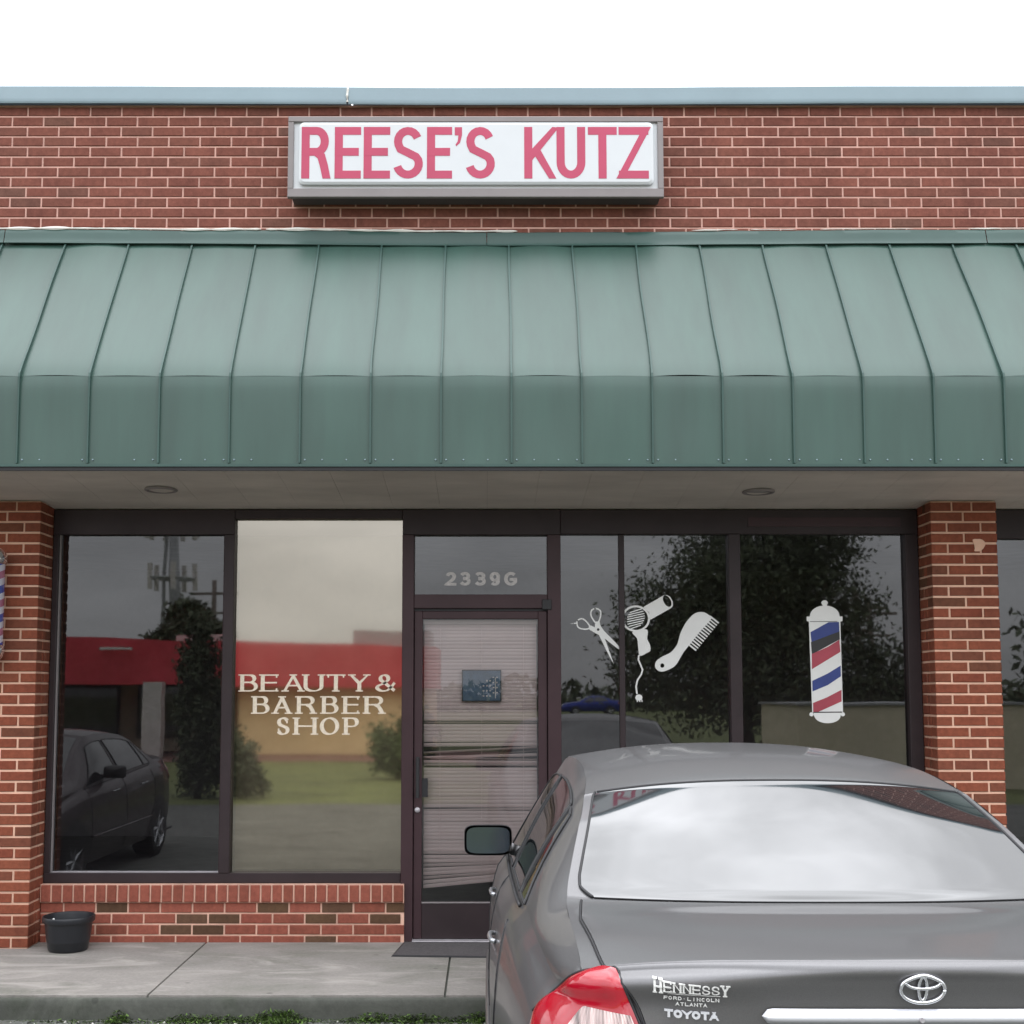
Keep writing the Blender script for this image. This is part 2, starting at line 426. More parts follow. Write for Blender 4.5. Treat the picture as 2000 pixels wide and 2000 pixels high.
# ---------------------------------------------------------------- lettering: pen strokes
def arc(cx, cy, rx, ry, a0, a1, n=14):
    return [(cx + rx * math.cos(R(a0 + (a1 - a0) * i / n)), cy + ry * math.sin(R(a0 + (a1 - a0) * i / n))) for i in range(n + 1)]
def SK(w):
    """skeletons in a box w wide and 1 high (strokes run along the middle of the pen)"""
    a, b = 0.0, w
    g = {}
    g['R'] = [[(a, 0), (a, 1)], [(a, 1), (w * .45, 1)] + arc(w * .55, .76, w * .4, .24, 90, -90) + [(a, .52)], [(w * .52, .52), (w * .78, .42), (w * .92, .2), (b, 0)]]
    g['B'] = [[(a, 0), (a, 1)], [(a, 1), (w * .45, 1)] + arc(w * .5, .77, w * .38, .23, 90, -90) + [(a, .54)], [(a, .54), (w * .5, .54)] + arc(w * .55, .27, w * .45, .27, 90, -90) + [(a, 0)]]
    g['P'] = [[(a, 0), (a, 1)], [(a, 1), (w * .5, 1)] + arc(w * .55, .74, w * .42, .26, 90, -90) + [(a, .48)]]
    g['E'] = [[(a, 0), (a, 1)], [(a, 1), (b, 1)], [(a, .52), (w * .88, .52)], [(a, 0), (b, 0)]]
    g['F'] = g['E'][:3]
    g['L'] = [[(a, 1), (a, 0)], [(a, 0), (b, 0)]]
    g['I'] = [[(w * .5, 0), (w * .5, 1)]]
    g['H'] = [[(a, 0), (a, 1)], [(b, 0), (b, 1)], [(a, .5), (b, .5)]]
    g['N'] = [[(a, 0), (a, 1)], [(a, 1), (b, 0)], [(b, 0), (b, 1)]]
    g['T'] = [[(a, 1), (b, 1)], [(w * .5, 1), (w * .5, 0)]]
    g['U'] = [[(a, 1), (a, .3)] + arc(w * .5, .28, w * .5, .28, 180, 360) + [(b, .3), (b, 1)]]
    g['K'] = [[(a, 0), (a, 1)], [(b, 1), (a, .36)], [(w * .32, .58), (w * .93, 0)]]
    g['Z'] = [[(a, 1), (b, 1)], [(b, 1), (a, 0)], [(a, 0), (b, 0)]]
    g['A'] = [[(a, 0), (w * .5, 1)], [(w * .5, 1), (b, 0)], [(w * .2, .34), (w * .8, .34)]]
    g['Y'] = [[(a, 1), (w * .5, .48)], [(b, 1), (w * .5, .48)], [(w * .5, .5), (w * .5, 0)]]
    g['O'] = [arc(w * .5, .5, w * .5, .5, 90, 450, 26)]
    g['C'] = [arc(w * .5, .5, w * .5, .5, 45, 315, 22)]
    g['G'] = [arc(w * .5, .5, w * .5, .5, 45, 330, 22) + [(w * .94, .44), (w * .55, .44)]]
    g['D'] = [[(a, 0), (a, 1)], [(a, 1), (w * .35, 1)] + arc(w * .4, .5, w * .6, .5, 90, -90, 18) + [(a, 0)]]
    g['S'] = [arc(w * .5, .76, w * .46, .24, 20, 200, 10) + [(w * .16, .58), (w * .5, .5), (w * .86, .41)] + arc(w * .5, .25, w * .5, .25, 20, -165, 12)]
    g['2'] = [arc(w * .5, .72, w * .46, .28, 170, -20, 12) + [(w * .7, .4), (a, 0)], [(a, 0), (b, 0)]]
    g['3'] = [arc(w * .48, .75, w * .44, .25, 160, -90, 12), arc(w * .48, .27, w * .5, .27, 90, -160, 12)]
    g['9'] = [arc(w * .5, .68, w * .48, .32, 0, 360, 20), [(w * .98, .68), (w * .9, .3)] + arc(w * .5, .25, w * .44, .25, 0, -150, 10)]
    g['&'] = [[(b, .02), (w * .3, .62)] + arc(w * .42, .78, w * .22, .21, 210, -30, 12) + [(w * .45, .5), (w * .1, .34)] + arc(w * .38, .22, w * .36, .22, 170, 310, 10) + [(w * .85, .3), (b, .52)]]
    g["'"] = [[(w * .6, 1), (w * .6, .86), (w * .15, .68)]]
    g['.'] = [[(w * .4, .42), (w * .4, .56)]]
    return g
def stroke(mb, pts, wfn, y, mi, x0, z0, h, yt, ext=None):
    P = [Vector((x0 + px * h, z0 + pz * h)) for px, pz in pts]
    if ext:       # square the ends off on the top and bottom lines of the letter
        th, tt = ext
        for a, b in ((0, 1), (-1, -2)):
            e = pts[a]; d = (P[a] - P[b]).normalized()
            if (e[1] < .03 or e[1] > .97) and abs(d.y) > .3: P[a] = P[a] + d * min(th * h / 2 / abs(d.y) + (tt * h * .30 if abs(d.x) > .15 else 0), tt * h)
            elif abs(d.x) > .95: P[a] = P[a] + d * (tt * h * .5)
    n = len(P); left = []; right = []
    for i, p in enumerate(P):
        d0 = (P[i] - P[i - 1]).normalized() if i else (P[1] - P[0]).normalized()
        d1 = (P[i + 1] - P[i]).normalized() if i < n - 1 else d0
        d = (d0 + d1)
        d = d.normalized() if d.length > 1e-4 else d0
        nv = Vector((-d.y, d.x)); k = max(0.5, d.dot(d0))
        w = wfn(d) * h / 2 / k
        left.append(p + nv * w); right.append(p - nv * w)
    if ext:
        lo, hi = z0 - ext[0] * h / 2, z0 + h + ext[0] * h / 2
        for q in left + right: q.y = max(lo, min(hi, q.y))
    vs = [(p.x, y, p.y) for p in left] + [(p.x, y, p.y) for p in right] + [(p.x, yt, p.y) for p in left] + [(p.x, yt, p.y) for p in right]
    fs = []
    for i in range(n - 1):
        fs.append((i, i + 1, n + i + 1, n + i))
        fs.append((2 * n + i, i + 0, i + 1, 2 * n + i + 1)); fs.append((n + i, 3 * n + i, 3 * n + i + 1, n + i + 1))
    fs.append((0, n, 3 * n, 2 * n)); fs.append((n - 1, 3 * n - 1 - 0, 2 * n - 1 - 0, n - 1)[:0] or (n - 1, 3 * n - 1, 4 * n - 1, 2 * n - 1))
    mb.add(vs, fs, mi)
def glyph(mb, ch, x, z, w, h, t, y, thin=None, pen=0, serif=False, mi=0, thick=0.003):
    """glyph with its outer box w x h at (x, z); t stem thickness as a share of h"""
    sk = SK(max(0.02, (w / h) - t))
    hh = h * (1 - (thin or t))
    sc = hh / h
    tt = t / sc; th = (thin or t) / sc
    def wf(d):
        if thin is None: return tt
        a = math.atan2(d.y, d.x) - R(pen)
        return th + (tt - th) * abs(math.sin(a)) ** 1.3
    sk = SK(max(0.02, (w / h - t) / sc))
    x0 = x + t * h / 2; z0 = z + (thin or t) * h / 2
    yy = y
    for st in sk.get(ch, []):
        yy -= 0.00025
        stroke(mb, st, wf, yy, mi, x0, z0, hh, y + thick, None if ch in '&SCO9' and serif else (th, tt))
        if serif and len(st) >= 2:
            for e, q in ((st[0], st[1]), (st[-1], st[-2])):
                if abs(e[0] - q[0]) < abs(e[1] - q[1]) * 0.9 + 0.02 and (e[1] < 0.03 or e[1] > 0.97) and ch not in 'SCOG&':
                    yy -= 0.00025
                    stroke(mb, [(e[0] - tt * 0.95, e[1]), (e[0] + tt * 0.95, e[1])], lambda d: th, yy, mi, x0, z0, hh, y + thick)
        if serif and ch in 'SET':
            for e in (st[0], st[-1]):
                if (ch == 'S') or (abs(e[1] - 1) < .02 or e[1] < .02):
                    yy -= 0.00025
                    up = -1 if e[1] > .5 else 1
                    if e[0] > tt or ch in 'ST':
                        stroke(mb, [(e[0], e[1]), (e[0], e[1] + up * .17)], lambda d: th * 1.3, yy, mi, x0, z0, hh, y + thick)

# ---------------------------------------------------------------- ground
def ground():
    g = MB(); g.add([(-400, -400, -0.128), (400, -400, -0.128), (400, 400, -0.128), (-400, 400, -0.128)], [(0, 1, 2, 3)])
    tag(g.build('ground', M['grass'], fix=False), 'grass ground running out to the horizon behind the car park', 'ground', kind='structure')
    g = MB()
    def lot(u, v):
        x = -60 + 120 * u; y = -11.0 + 9.7 * v
        return (x, y, -0.12 + 0.004 * noise.noise((x * 1.3, y * 1.3, 0)))
    g.grid(lot, 200, 20)
    tag(g.build('parking_lot', M['asphalt'], smooth=True, fix=False), 'worn grey asphalt of the car park below the kerb', 'car park', kind='structure')
    # walkway: slabs with a real joint between them, the kerb face below
    sw = thing('sidewalk', 'pale stained concrete walkway along the foot of the shopfront', 'walkway'); sw['kind'] = 'structure'
    joints = [-13.0, -9.2, -5.4, -3.6 + 0.0, -1.762, -0.216, 1.45, 3.1, 4.8, 8.4, 12.0]
    for a, b in zip(joints[:-1], joints[1:]):
        m = MB(); m.box(a + 0.006, b - 0.006, -1.395, 0.12, -0.08, 0.0)
        o = m.build('slab', M['slab'], sw)
    b = MB(); b.box(-13, 12, -1.38, 0.12, -0.3, -0.012); b.build('joint_bed', M['kerb'], sw)
    k = MB()
    def face(u, v):
        x = -13 + 25 * u
        pr = [(-1.3965, -0.01), (-1.406, -0.016), (-1.411, -0.03), (-1.414, -0.075), (-1.416, -0.14)]
        t = v * 4; i = min(3, int(t)); f = t - i
        y = pr[i][0] + (pr[i + 1][0] - pr[i][0]) * f; z = pr[i][1] + (pr[i + 1][1] - pr[i][1]) * f
        w = noise.noise((x * 3, z * 14, 1)) * 0.004
        return (x, y + w, z)
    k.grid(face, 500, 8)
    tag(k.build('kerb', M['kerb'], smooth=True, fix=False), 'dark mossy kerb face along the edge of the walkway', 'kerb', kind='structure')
    # weeds and moss at the foot of the kerb
    w = MB(); rnd = random.Random(3)
    def dens(x):
        px = 950 + x * 2480 / 6.7
        d = 0.14
        for c, s, a in ((248, 18, .9), (555, 40, 1.4), (440, 60, .5), (730, 40, .7), (820, 50, .6), (940, 40, .8), (370, 30, .4)):
            d += a * math.exp(-((px - c) / s) ** 2)
        return d * (0.35 if px < 80 else 1)
    n = 0
    while n < 7500:
        x = rnd.uniform(-3.2, 1.5)
        if rnd.random() > dens(x) / 1.8: continue
        n += 1
        y = -1.425 - abs(rnd.gauss(0, 0.035)); d = dens(x)
        hgt = rnd.uniform(0.003, 0.013) * (0.6 + 0.8 * d); a = rnd.uniform(0, 6.28); s = rnd.uniform(0.002, 0.006)
        z = -0.122 + rnd.random() ** 2 * 0.05 * min(1, d) * (1 if y > -1.45 else .3)
        dx, dy = math.cos(a) * s, math.sin(a) * s
        lx, ly = rnd.uniform(-.014, .014), rnd.uniform(-.02, .006)
        mi = 0 if rnd.random() < 0.25 + 0.35 * min(1, d - .25) else 1
        w.add([(x - dx, y - dy, z), (x + dx, y + dy, z), (x + lx + dx * .6, y + ly + dy * .6, z + hgt * .7), (x + lx * 1.6, y + ly * 1.5, z + hgt), (x + lx - dx * .8, y + ly - dy * .8, z + hgt * .6)], [(0, 1, 2, 3, 4)], mi)
    tag(w.build('weeds', [M['weed'], M['moss']], fix=False), 'green weeds and dark moss growing along the foot of the kerb', 'weeds', kind='stuff')
    c = MB()
    for i in range(160):
        x = rnd.uniform(-3.2, 0.3); y = rnd.uniform(-1.75, -1.44); s = rnd.uniform(.003, .009)
        c.add([(x, y, -0.12 + s), (x - s, y - s, -0.122), (x + s, y - s * .7, -0.122), (x + s * .6, y + s, -0.122), (x - s * .8, y + s * .8, -.122)], [(0, 1, 2), (0, 2, 3), (0, 3, 4), (0, 4, 1)])
    tag(c.build('gravel', M['asphalt_dot'], fix=False), 'small pale stone chips lying on the asphalt by the kerb', 'gravel', kind='stuff')
ground()

# ---------------------------------------------------------------- bricks
BL, BH, CP, LP = 0.1915, 0.0568, 0.0677, 0.2032     # brick length, height, course pitch, length pitch
_bm = {}
def brick_mesh(l, h, d, key):
    k = (round(l, 3), round(h, 3), round(d, 3), key)
    if k not in _bm:
        b = MB(); b.box(-l / 2, l / 2, 0, d, -h / 2, h / 2, bev=0.0035)
        _bm[k] = b.mesh('brick', [M[key]])
    return _bm[k]
def put_brick(x, y, z, l, h, d, key, parent, rnd, name='brick', rotz=0.0):
    o = bpy.data.objects.new(name, brick_mesh(l, h, d, key)); COL.objects.link(o)
    o.parent = parent
    o.location = Vector((x, y + rnd.uniform(-0.0018, 0.0012), z + rnd.uniform(-0.0008, 0.0008))) - org(parent)
    o.rotation_euler = (rnd.uniform(-.008, .008), rnd.uniform(-.004, .004), rotz + rnd.uniform(-.008, .008))
    return o
def brick_face(parent, key, x0, x1, z0, courses, y, depth, rnd, shift=0.0, limit=300, focus=None, dark=None, jit=.004):
    """running bond between x0 and x1; the nearest `limit` bricks are objects, the rest one joined part"""
    items = []
    for c in range(courses):
        z = z0 + CP * (c + .5)
        off = shift + (LP / 2 if c % 2 else 0) + rnd.uniform(-jit, jit)
        k = math.floor((x0 - off) / LP)
        while off + k * LP < x1:
            a = max(x0, off + k * LP + .005); b = min(x1, off + (k + 1) * LP - .006)
            if b - a > 0.03: items.append(((a + b) / 2, z, b - a))
            k += 1
    if focus: items.sort(key=lambda t: focus(t[0], t[1]))
    for x, z, l in items[:limit]:
        put_brick(x, y, z, l if l < BL - .004 else BL, BH, depth, 'brick_brown' if dark and dark(x, z) else key, parent, rnd)
    if items[limit:]:
        m = MB()
        for x, z, l in items[limit:]:
            m.box(x - l / 2, x + l / 2, y, y + depth, z - BH / 2, z + BH / 2, bev=0.0035)
        m.build('bricks', M[key], parent, kind='stuff')
rb = random.Random(11)

# the parapet over the awning
YP = -0.2
pw = thing('parapet_wall', 'red brick parapet wall above the green awning with pale blue coping', 'brick wall', (0, YP, 4.4))
def pfocus(x, z):
    behind = -1.2 < x < 1.06 and 4.72 < z < 5.14
    return (10 if behind else 0) + abs(x - 0.15) + (0 if -3.3 < x < 3.6 else 5)
brick_face(pw, 'brick_top', -7.0, 7.2, 4.552 - CP, 13, YP, 0.09, rb, 0.07, 300, pfocus)
box_part('mortar', M['mortar_top'], pw, -7.0, 7.2, YP + 0.005, YP + 0.3, 4.40, 5.374)
def coping(a, b):
    m = MB()
    prof = [(YP - .035, 5.372), (YP - .046, 5.366), (YP - .05, 5.376), (YP - .047, 5.478), (YP - .03, 5.490), (YP + .33, 5.500), (YP + .36, 5.48), (YP + .36, 5.372)]
    def fn(u, v):
        x = a + (b - a) * u; i = min(len(prof) - 2, int(v * (len(prof) - 1))); f = v * (len(prof) - 1) - i
        y = prof[i][0] + (prof[i + 1][0] - prof[i][0]) * f; z = prof[i][1] + (prof[i + 1][1] - prof[i][1]) * f
        sag = -0.012 * math.exp(-((x - .15) / 1.8) ** 2) * (1 if i < 5 else .5)
        return (x, y, z + sag + 0.002 * noise.noise((x * 1.5, 0, 0)))
    m.grid(fn, 60, 28)
    m.build('coping_section', M['coping'], pw, smooth=True, angle=35)
for a, b in ((-7.0, -3.95), (-3.945, -0.905), (-0.893, 4.6), (4.606, 7.2)): coping(a, b)
m = MB(); m.tube([(-0.899, YP - .052, 5.37), (-0.901, YP - .053, 5.41), (-0.897, YP - .05, 5.455), (-0.899, YP - .03, 5.482)], 0.008, 6); m.build('sealant', M['caulk'], pw)

# dark wall behind the awning and soffit, roof of the shop
sh = thing('shop_building', 'roof and back walls of the brick shop behind the parapet', 'building', (0, 5, 0))
box_part('roof', M['steel'], sh, -13, 12, YP + .38, 12, 4.95, 5.0)
box_part('wall', M['interior'], sh, -13, 12, YP + .12, 0.10, 2.90, 4.395)
box_part('back_wall', M['interior'], sh, -13, 12, 5.9, 6.0, -0.1, 4.9)
box_part('side_wall', M['interior'], sh, -6.0, -5.9, 0.16, 5.9, -0.1, 4.9)
box_part('side_wall', M['interior'], sh, 6.0, 6.1, 0.16, 5.9, -0.1, 4.9)
box_part('ceiling', M['interior'], sh, -5.88, 5.98, 0.16, 5.88, 2.9, 2.95)
box_part('floor', M['interior'], sh, -5.88, 5.98, 0.16, 5.88, -0.08, 0.0)

# pilasters
def pilaster(name, label, x0, x1, side):
    p = thing(name, label, 'brick pilaster', ((x0 + x1) / 2, YP, 0), 'brick pilasters beside the shopfront')
    rnd = random.Random(int(abs(x0) * 100))
    box_part('mortar', M['mortar_pil'], p, x0 + .006, x1 - .006, YP + .006, 0.30, 0.0, 2.772)
    w = x1 - x0; d = .26
    for c in range(41):
        z = CP * (c + .5); e = rnd.uniform(-.003, .003)
        if c == 40:   # soldier-like cut course at the top
            segs = [(x0, x0 + w * .32), (x0 + w * .34, x0 + w * .62), (x0 + w * .64, x1)]
        elif c % 2: segs = [(x0, x0 + w / 2 - .005 + e), (x0 + w / 2 + .005 + e, x1)]
        else: segs = [(x0, x0 + w * .25 - .005 + e), (x0 + w * .25 + .005 + e, x0 + w * .75 - .005 - e), (x0 + w * .75 + .005 - e, x1)]
        if z + BH / 2 > 2.77: z = 2.77 - BH / 2 - .003
        for a, b in segs: put_brick((a + b) / 2, YP, z, b - a - .003, BH - .0028, .095, 'brick_pil', p, rnd)
        # the side that faces the window
        xs = x1 if side > 0 else x0
        rz = math.pi / 2 if side > 0 else -math.pi / 2
        dd = .105 if c % 2 else .20
        ya, yb = YP + (.100 if c % 2 else .100), YP + dd + .0
        parts = [(YP + .1, YP + .24)] if c % 2 else [(YP + .1, YP + .15), (YP + .16, YP + .26)]
        for a, b in parts:
            o = put_brick(xs, (a + b) / 2, z, b - a - .004, BH - .0028, .08, 'brick_pil', p, rnd, rotz=rz)
    return p
pl = pilaster('brick_pilaster', 'red brick pilaster at the left with the barber pole fixed to it', -3.24, -2.815, 1)
pr_ = pilaster('brick_pilaster', 'red brick pilaster right of the shop window behind the car', 2.805, 3.225, -1)
m = MB(); px, pz = un(1700 + 625 / 2.973, 900 + 490 / 2.973, YP)
pts = [(px + .038 * math.cos(a) * (1 + .35 * math.sin(3 * a + 1)) * .9, pz + .052 * math.sin(a) * (1 + .25 * math.cos(2 * a))) for a in [i * math.pi / 9 for i in range(18)]]
m.prism(pts, YP - .004, YP + .004); m.build('mortar_patch', M['mortar_pil'], pr_, label='pale smear of mortar on the upper bricks')

# low brick walls under the windows
def low_wall(name, label, x0, x1, lim):
    p = thing(name, label, 'brick wall', ((x0 + x1) / 2, 0, 0))
    rnd = random.Random(int(x0 * 10) + 99)
    box_part('mortar', M['mortar_low'], p, x0, x1, .006, .24, 0.0, .248)
    def dark(x, z):
        row = 3 - round((z + .024) / CP - .5)
        spans = [((460, 595), (1222, 1358), (1525, 1665), (1830, 1895)), ((845, 980), (997, 1137), (1455, 1590), (1755, 1890)), ((762, 897), (910, 1050)), ((1445, 1580),)][max(0, min(3, row))]
        return any(un(a / 2.415, 1780 + 20 * row, 0)[0] < x < un(b / 2.415, 1780 + 20 * row, 0)[0] for a, b in spans)
    brick_face(p, 'brick_low', x0, x1, -.024, 4, 0.0, .09, rnd, un(217.8, 1788, 0)[0], lim, dark=dark, jit=.001)
    n = int((x1 - x0) / .0677)
    pit = (x1 - x0) / n
    box_part('sill_mortar', M['mortar_low'], p, x0, x1, -.012, .24, .249, .360)
    if lim:
        for k in range(n):
            x = x0 + pit * (k + .5)
            put_brick(x, -.020, .304, pit - .0115, .104, .2, 'brick_low', p, rnd, name='sill_brick')
    else:
        mm = MB()
        for k in range(n):
            x = x0 + pit * (k + .5); mm.box(x - pit / 2 + .005, x + pit / 2 - .005, -.02, .18, .252, .356, bev=.003)
        mm.build('sill_bricks', M['brick_low'], p, kind='stuff')
low_wall('low_brick_wall', 'low red brick wall with a sill of upright bricks under the left window', -2.813, -0.520, 300)
low_wall('low_brick_wall', 'low red brick wall under the right window hidden behind the car', 0.482, 2.803, 0)
low_wall('low_brick_wall', 'low red brick wall under the neighbouring window right of the right pilaster', 3.227, 6.0, 0)
low_wall('low_brick_wall', 'low red brick wall left of the left pilaster', -6.0, -3.242, 0)

# ---------------------------------------------------------------- awning
YF, ZF0, ZF1, ZT = -0.935, 2.872, 3.407, 4.446
YT = YP - .004
aw = thing('metal_awning', 'long green standing seam metal awning over the shopfront', 'awning', (0, YF, ZF0))
seams = [-0.262 + .4068 * k for k in range(-15, 18)]
rs = random.Random(5)
for a, b in zip(seams[:-1], seams[1:]):
    ph = rs.uniform(0, 10); amp = rs.uniform(.003, .0075)
    def slope(u, v, a=a, b=b, ph=ph, amp=amp):
        x = a + (b - a) * u
        y = YF + (YT - YF) * v; z = ZF1 + (ZT - ZF1) * v
        o = amp * math.sin(u * math.pi) * (1 + .6 * math.sin(v * 5 + ph))
        # the fold is rolled over a small radius
        return (x, y - o * .8 + (0.010 * math.exp(-v * 22)), z + o * .58 - 0.012 * math.exp(-v * 18))
    m = MB(); m.grid(slope, 8, 26)
    m.build('roof_panel', M['green'], aw, smooth=True, fix=False)
    def front(u, v, a=a, b=b, ph=ph, amp=amp):
        x = a + (b - a) * u; z = ZF0 + (ZF1 - .012 - ZF0) * v
        o = amp * .8 * math.sin(u * math.pi) * (1 + .5 * math.sin(v * 4 + ph))
        return (x, YF + .012 * math.exp(-(1 - v) * 16) - .002 - o, z)
    m = MB(); m.grid(front, 8, 14)
    m.build('fascia_panel', M['green'], aw, smooth=True, fix=False)
for k, x in enumerate(seams):
    j = rs.uniform(-.004, .004)
    m = MB()
    path = [(x, YT - .012, ZT + .005)]
    for i in range(1, 14):
        t = i / 14; path.append((x + j * math.sin(t * 7 + k), YT + (YF - YT) * t - .014, ZT + (ZF1 - ZT) * t + .010))
    path += [(x, YF - .012, ZF1 + .004), (x, YF - .018, ZF1 - .02), (x, YF - .017, ZF0 + .25), (x, YF - .016, ZF0 + .01)]
    for i in range(len(path) - 1):
        (xa, ya, za), (xb, yb, zb) = path[i], path[i + 1]; w = .0055
        dy, dz = yb - ya, zb - za; l = math.hypot(dy, dz); ny, nz = dz / l * .022, -dy / l * .022
        if ny > 0: ny, nz = -ny, -nz
        m.add([(xa - w, ya, za), (xa + w, ya, za), (xb + w, yb, zb), (xb - w, yb, zb), (xa - w, ya - ny, za - nz), (xa + w, ya - ny, za - nz), (xb + w, yb - ny, zb - nz), (xb - w, yb - ny, zb - nz)],
              [(0, 1, 2, 3), (4, 0, 3, 7), (1, 5, 6, 2), (7, 6, 5, 4)] + ([(0, 4, 5, 1)] if i == 0 else []) + ([(3, 2, 6, 7)] if i == len(path) - 2 else []))
    m.build('standing_seam', M['green2'], aw)
# flashing up the wall, with a wavy top and runs of white sealant
rf = random.Random(8)
def flash(a, b):
    m = MB()
    def fn(u, v):
        x = a + (b - a) * u
        top = 4.538 - .018 * math.exp(-((x - .2) / 1.5) ** 2) + .006 * noise.noise((x * 1.3, 3, 0)) + .003 * noise.noise((x * 6, 3, 0))
        bot = 4.447 - .02 * math.exp(-((x - .2) / 2.0) ** 2) + .003 * noise.noise((x * 1.1, 9, 0))
        P = [(YP - .004, top), (YP - .012, top - .006), (YP - .030, bot + .012), (YP - .040, bot - .006), (YP - .03, bot - .010)]
        i = min(3, int(v * 4)); f = v * 4 - i
        w = .004 * noise.noise((x * 2.2, v * 2, 5))
        return (x, P[i][0] + (P[i + 1][0] - P[i][0]) * f + w, P[i][1] + (P[i + 1][1] - P[i][1]) * f)
    m.grid(fn, int((b - a) * 40), 12)
    m.build('flashing', M['green2'], aw, smooth=True, fix=False, angle=40)
for a, b in ((-6.4, -3.1), (-3.095, 0.0), (0.005, 3.21), (3.216, 6.2)): flash(a, b)
def seal(a, b, th):
    m = MB(); pts = []
    n = max(4, int((b - a) * 34))
    for i in range(n + 1):
        x = a + (b - a) * i / n
        top = 4.539 - .018 * math.exp(-((x - .2) / 1.5) ** 2) + .006 * noise.noise((x * 1.3, 3, 0)) + .003 * noise.noise((x * 6, 3, 0))
        pts.append((x, YP - .011, top + .004 + .003 * noise.noise((x * 12, 1, 0))))
    ring = 6; vs = []; fs = []
    for i, p in enumerate(pts):
        r0 = th * (.35 + 1.3 * abs(noise.noise((p[0] * 4.5, 0, 4)))) * (1 if 0 < i < n else .2)
        vs += [(p[0], p[1] + r0 * .7 * math.cos(k * math.pi / 3), p[2] + r0 * math.sin(k * math.pi / 3)) for k in range(ring)]
    fs = [(i * ring + k, i * ring + (k + 1) % ring, (i + 1) * ring + (k + 1) % ring, (i + 1) * ring + k) for i in range(n) for k in range(ring)]
    m.add(vs, fs)
    m.build('sealant', M['caulk'], aw, label='ragged white sealant along the top of the flashing')
seal(-3.6, -1.45, .011); seal(-1.42, .20, .012); seal(1.32, 1.62, .005); seal(1.70, 2.0, .004); seal(2.15, 2.75, .005); seal(3.1, 3.6, .005)
m = MB(); m.box(-6.4, 6.2, YF - .020, YF + .0, ZF0 - .012, ZF0 + .004); m.box(-6.4, 6.2, YF - .012, YF + .004, ZF0 - .034, ZF0 - .0125, 1)
m.build('drip_edge', [M['green2'], M['dark']], aw)
m = MB()
for x in seams:
    for dx in (-.03, .03, .13, .27):
        if rf.random() < .8:
            xx = x + dx; zz = ZF0 + .030
            m.lathe([(.0001, YF - .0105), (.004, YF - .0095), (.0055, YF - .003)], xx, 0, 8, axis='Y', cz=zz)
m.build('rivets', M['coping'], aw, kind='stuff')

# soffit, sloping slightly back to the shopfront
sf = thing('soffit', 'grey beige panelled soffit under the awning', 'soffit', (0, -.4, 2.8)); sf['kind'] = 'structure'
def zs(y): return 2.846 + (2.754 - 2.846) * (y - (YF + .006)) / (0.09 - (YF + .006))
xs_ = [-6.4 + .305 * k for k in range(42)]
for a, b in zip(xs_[:-1], xs_[1:]):
    m = MB(); g = .0007
    y0, y1 = YF + .006, .10
    m.add([(a + g, y0, zs(y0)), (b - g, y0, zs(y0)), (b - g, y1, zs(y1)), (a + g, y1, zs(y1)), (a + g, y0, zs(y0) + .012), (b - g, y0, zs(y0) + .012), (b - g, y1, zs(y1) + .012), (a + g, y1, zs(y1) + .012)],
          [(0, 1, 2, 3), (7, 6, 5, 4), (0, 4, 5, 1), (1, 5, 6, 2), (2, 6, 7, 3), (3, 7, 4, 0)])
    m.build('soffit_panel', M['soffit'], sf)
m = MB(); m.add([(-6.4, YF + .005, zs(YF) + .02), (6.2, YF + .005, zs(YF) + .02), (6.2, .1, zs(.1) + .02), (-6.4, .1, zs(.1) + .02)], [(0, 1, 2, 3)]); m.build('backing', M['interior'], sf, fix=False)
def downlight(x, y, label):
    z = zs(y)
    p = thing('recessed_light', label, 'ceiling light', (x, y, z), 'recessed lights in the soffit')
    m = MB(); m.lathe([(.098, z + .004), (.100, z - .006), (.092, z - .012), (.080, z - .010), (.076, z - .002)], x, y, 32); m.build('trim_ring', M['sign_frame'], p, smooth=True)
    m = MB(); m.lathe([(.077, z - .003), (.06, z - .0035), (.03, z - .004), (.0005, z - .004)], x, y, 32); m.build('diffuser', M['soffit'] if x < 0 else M['interior'], p, smooth=True)
downlight(-1.99, -.47, 'round recessed light in the soffit above the leftmost window')
downlight(1.675, -.42, 'round recessed light in the soffit above the barber pole decal')

# ---------------------------------------------------------------- shop sign
YS = -0.345
sg = thing('shop_sign', 'white box sign with faded crimson letters on the brick parapet', 'shop sign', (-.07, YS, 4.66))
_a, _b = un(545 * 2000 / 1932, 222 * 2000 / 1932, YS), un(1252 * 2000 / 1932, 374 * 2000 / 1932, YS)
bx0, bx1, bz0, bz1 = _a[0], _b[0], _b[1], _a[1]
m = MB()
m.box(bx0 + .02, bx1 - .02, YS + .012, YP - .008, bz0 + .012, bz1 - .012, bev=.004)
m.build('cabinet', mat('sign cabinet with painted shade', (.10, .09, .095), .6), sg)  # colour made dark to stand for the shade on the underside
for nm, a in (('retainer', (bx0, bx0 + .036, bz0 + .0555, bz1 - .0365)), ('retainer', (bx1 - .036, bx1, bz0 + .0555, bz1 - .0365)), ('retainer', (bx0, bx1, bz1 - .036, bz1)), ('retainer', (bx0, bx1, bz0, bz0 + .058))):
    box_part(nm, M['sign_frame'], sg, a[0], a[1], YS - .02, YS + .010, a[2], a[3], bev=.004)
box_part('face', M['sign_face'], sg, bx0 + .034, bx1 - .034, YS - .001, YS + .011, bz0 + .05, bz1 - .034)
m = MB()
def pan(x0, x1, z0, z1, y, r):
    pts = []
    for cx, cz, a0 in ((x1 - r, z1 - r, 0), (x0 + r, z1 - r, 90), (x0 + r, z0 + r, 180), (x1 - r, z0 + r, 270)):
        for k in range(5):
            a = R(a0 + k * 22.5); pts.append((cx + r * math.cos(a), cz + r * math.sin(a)))
    return pts
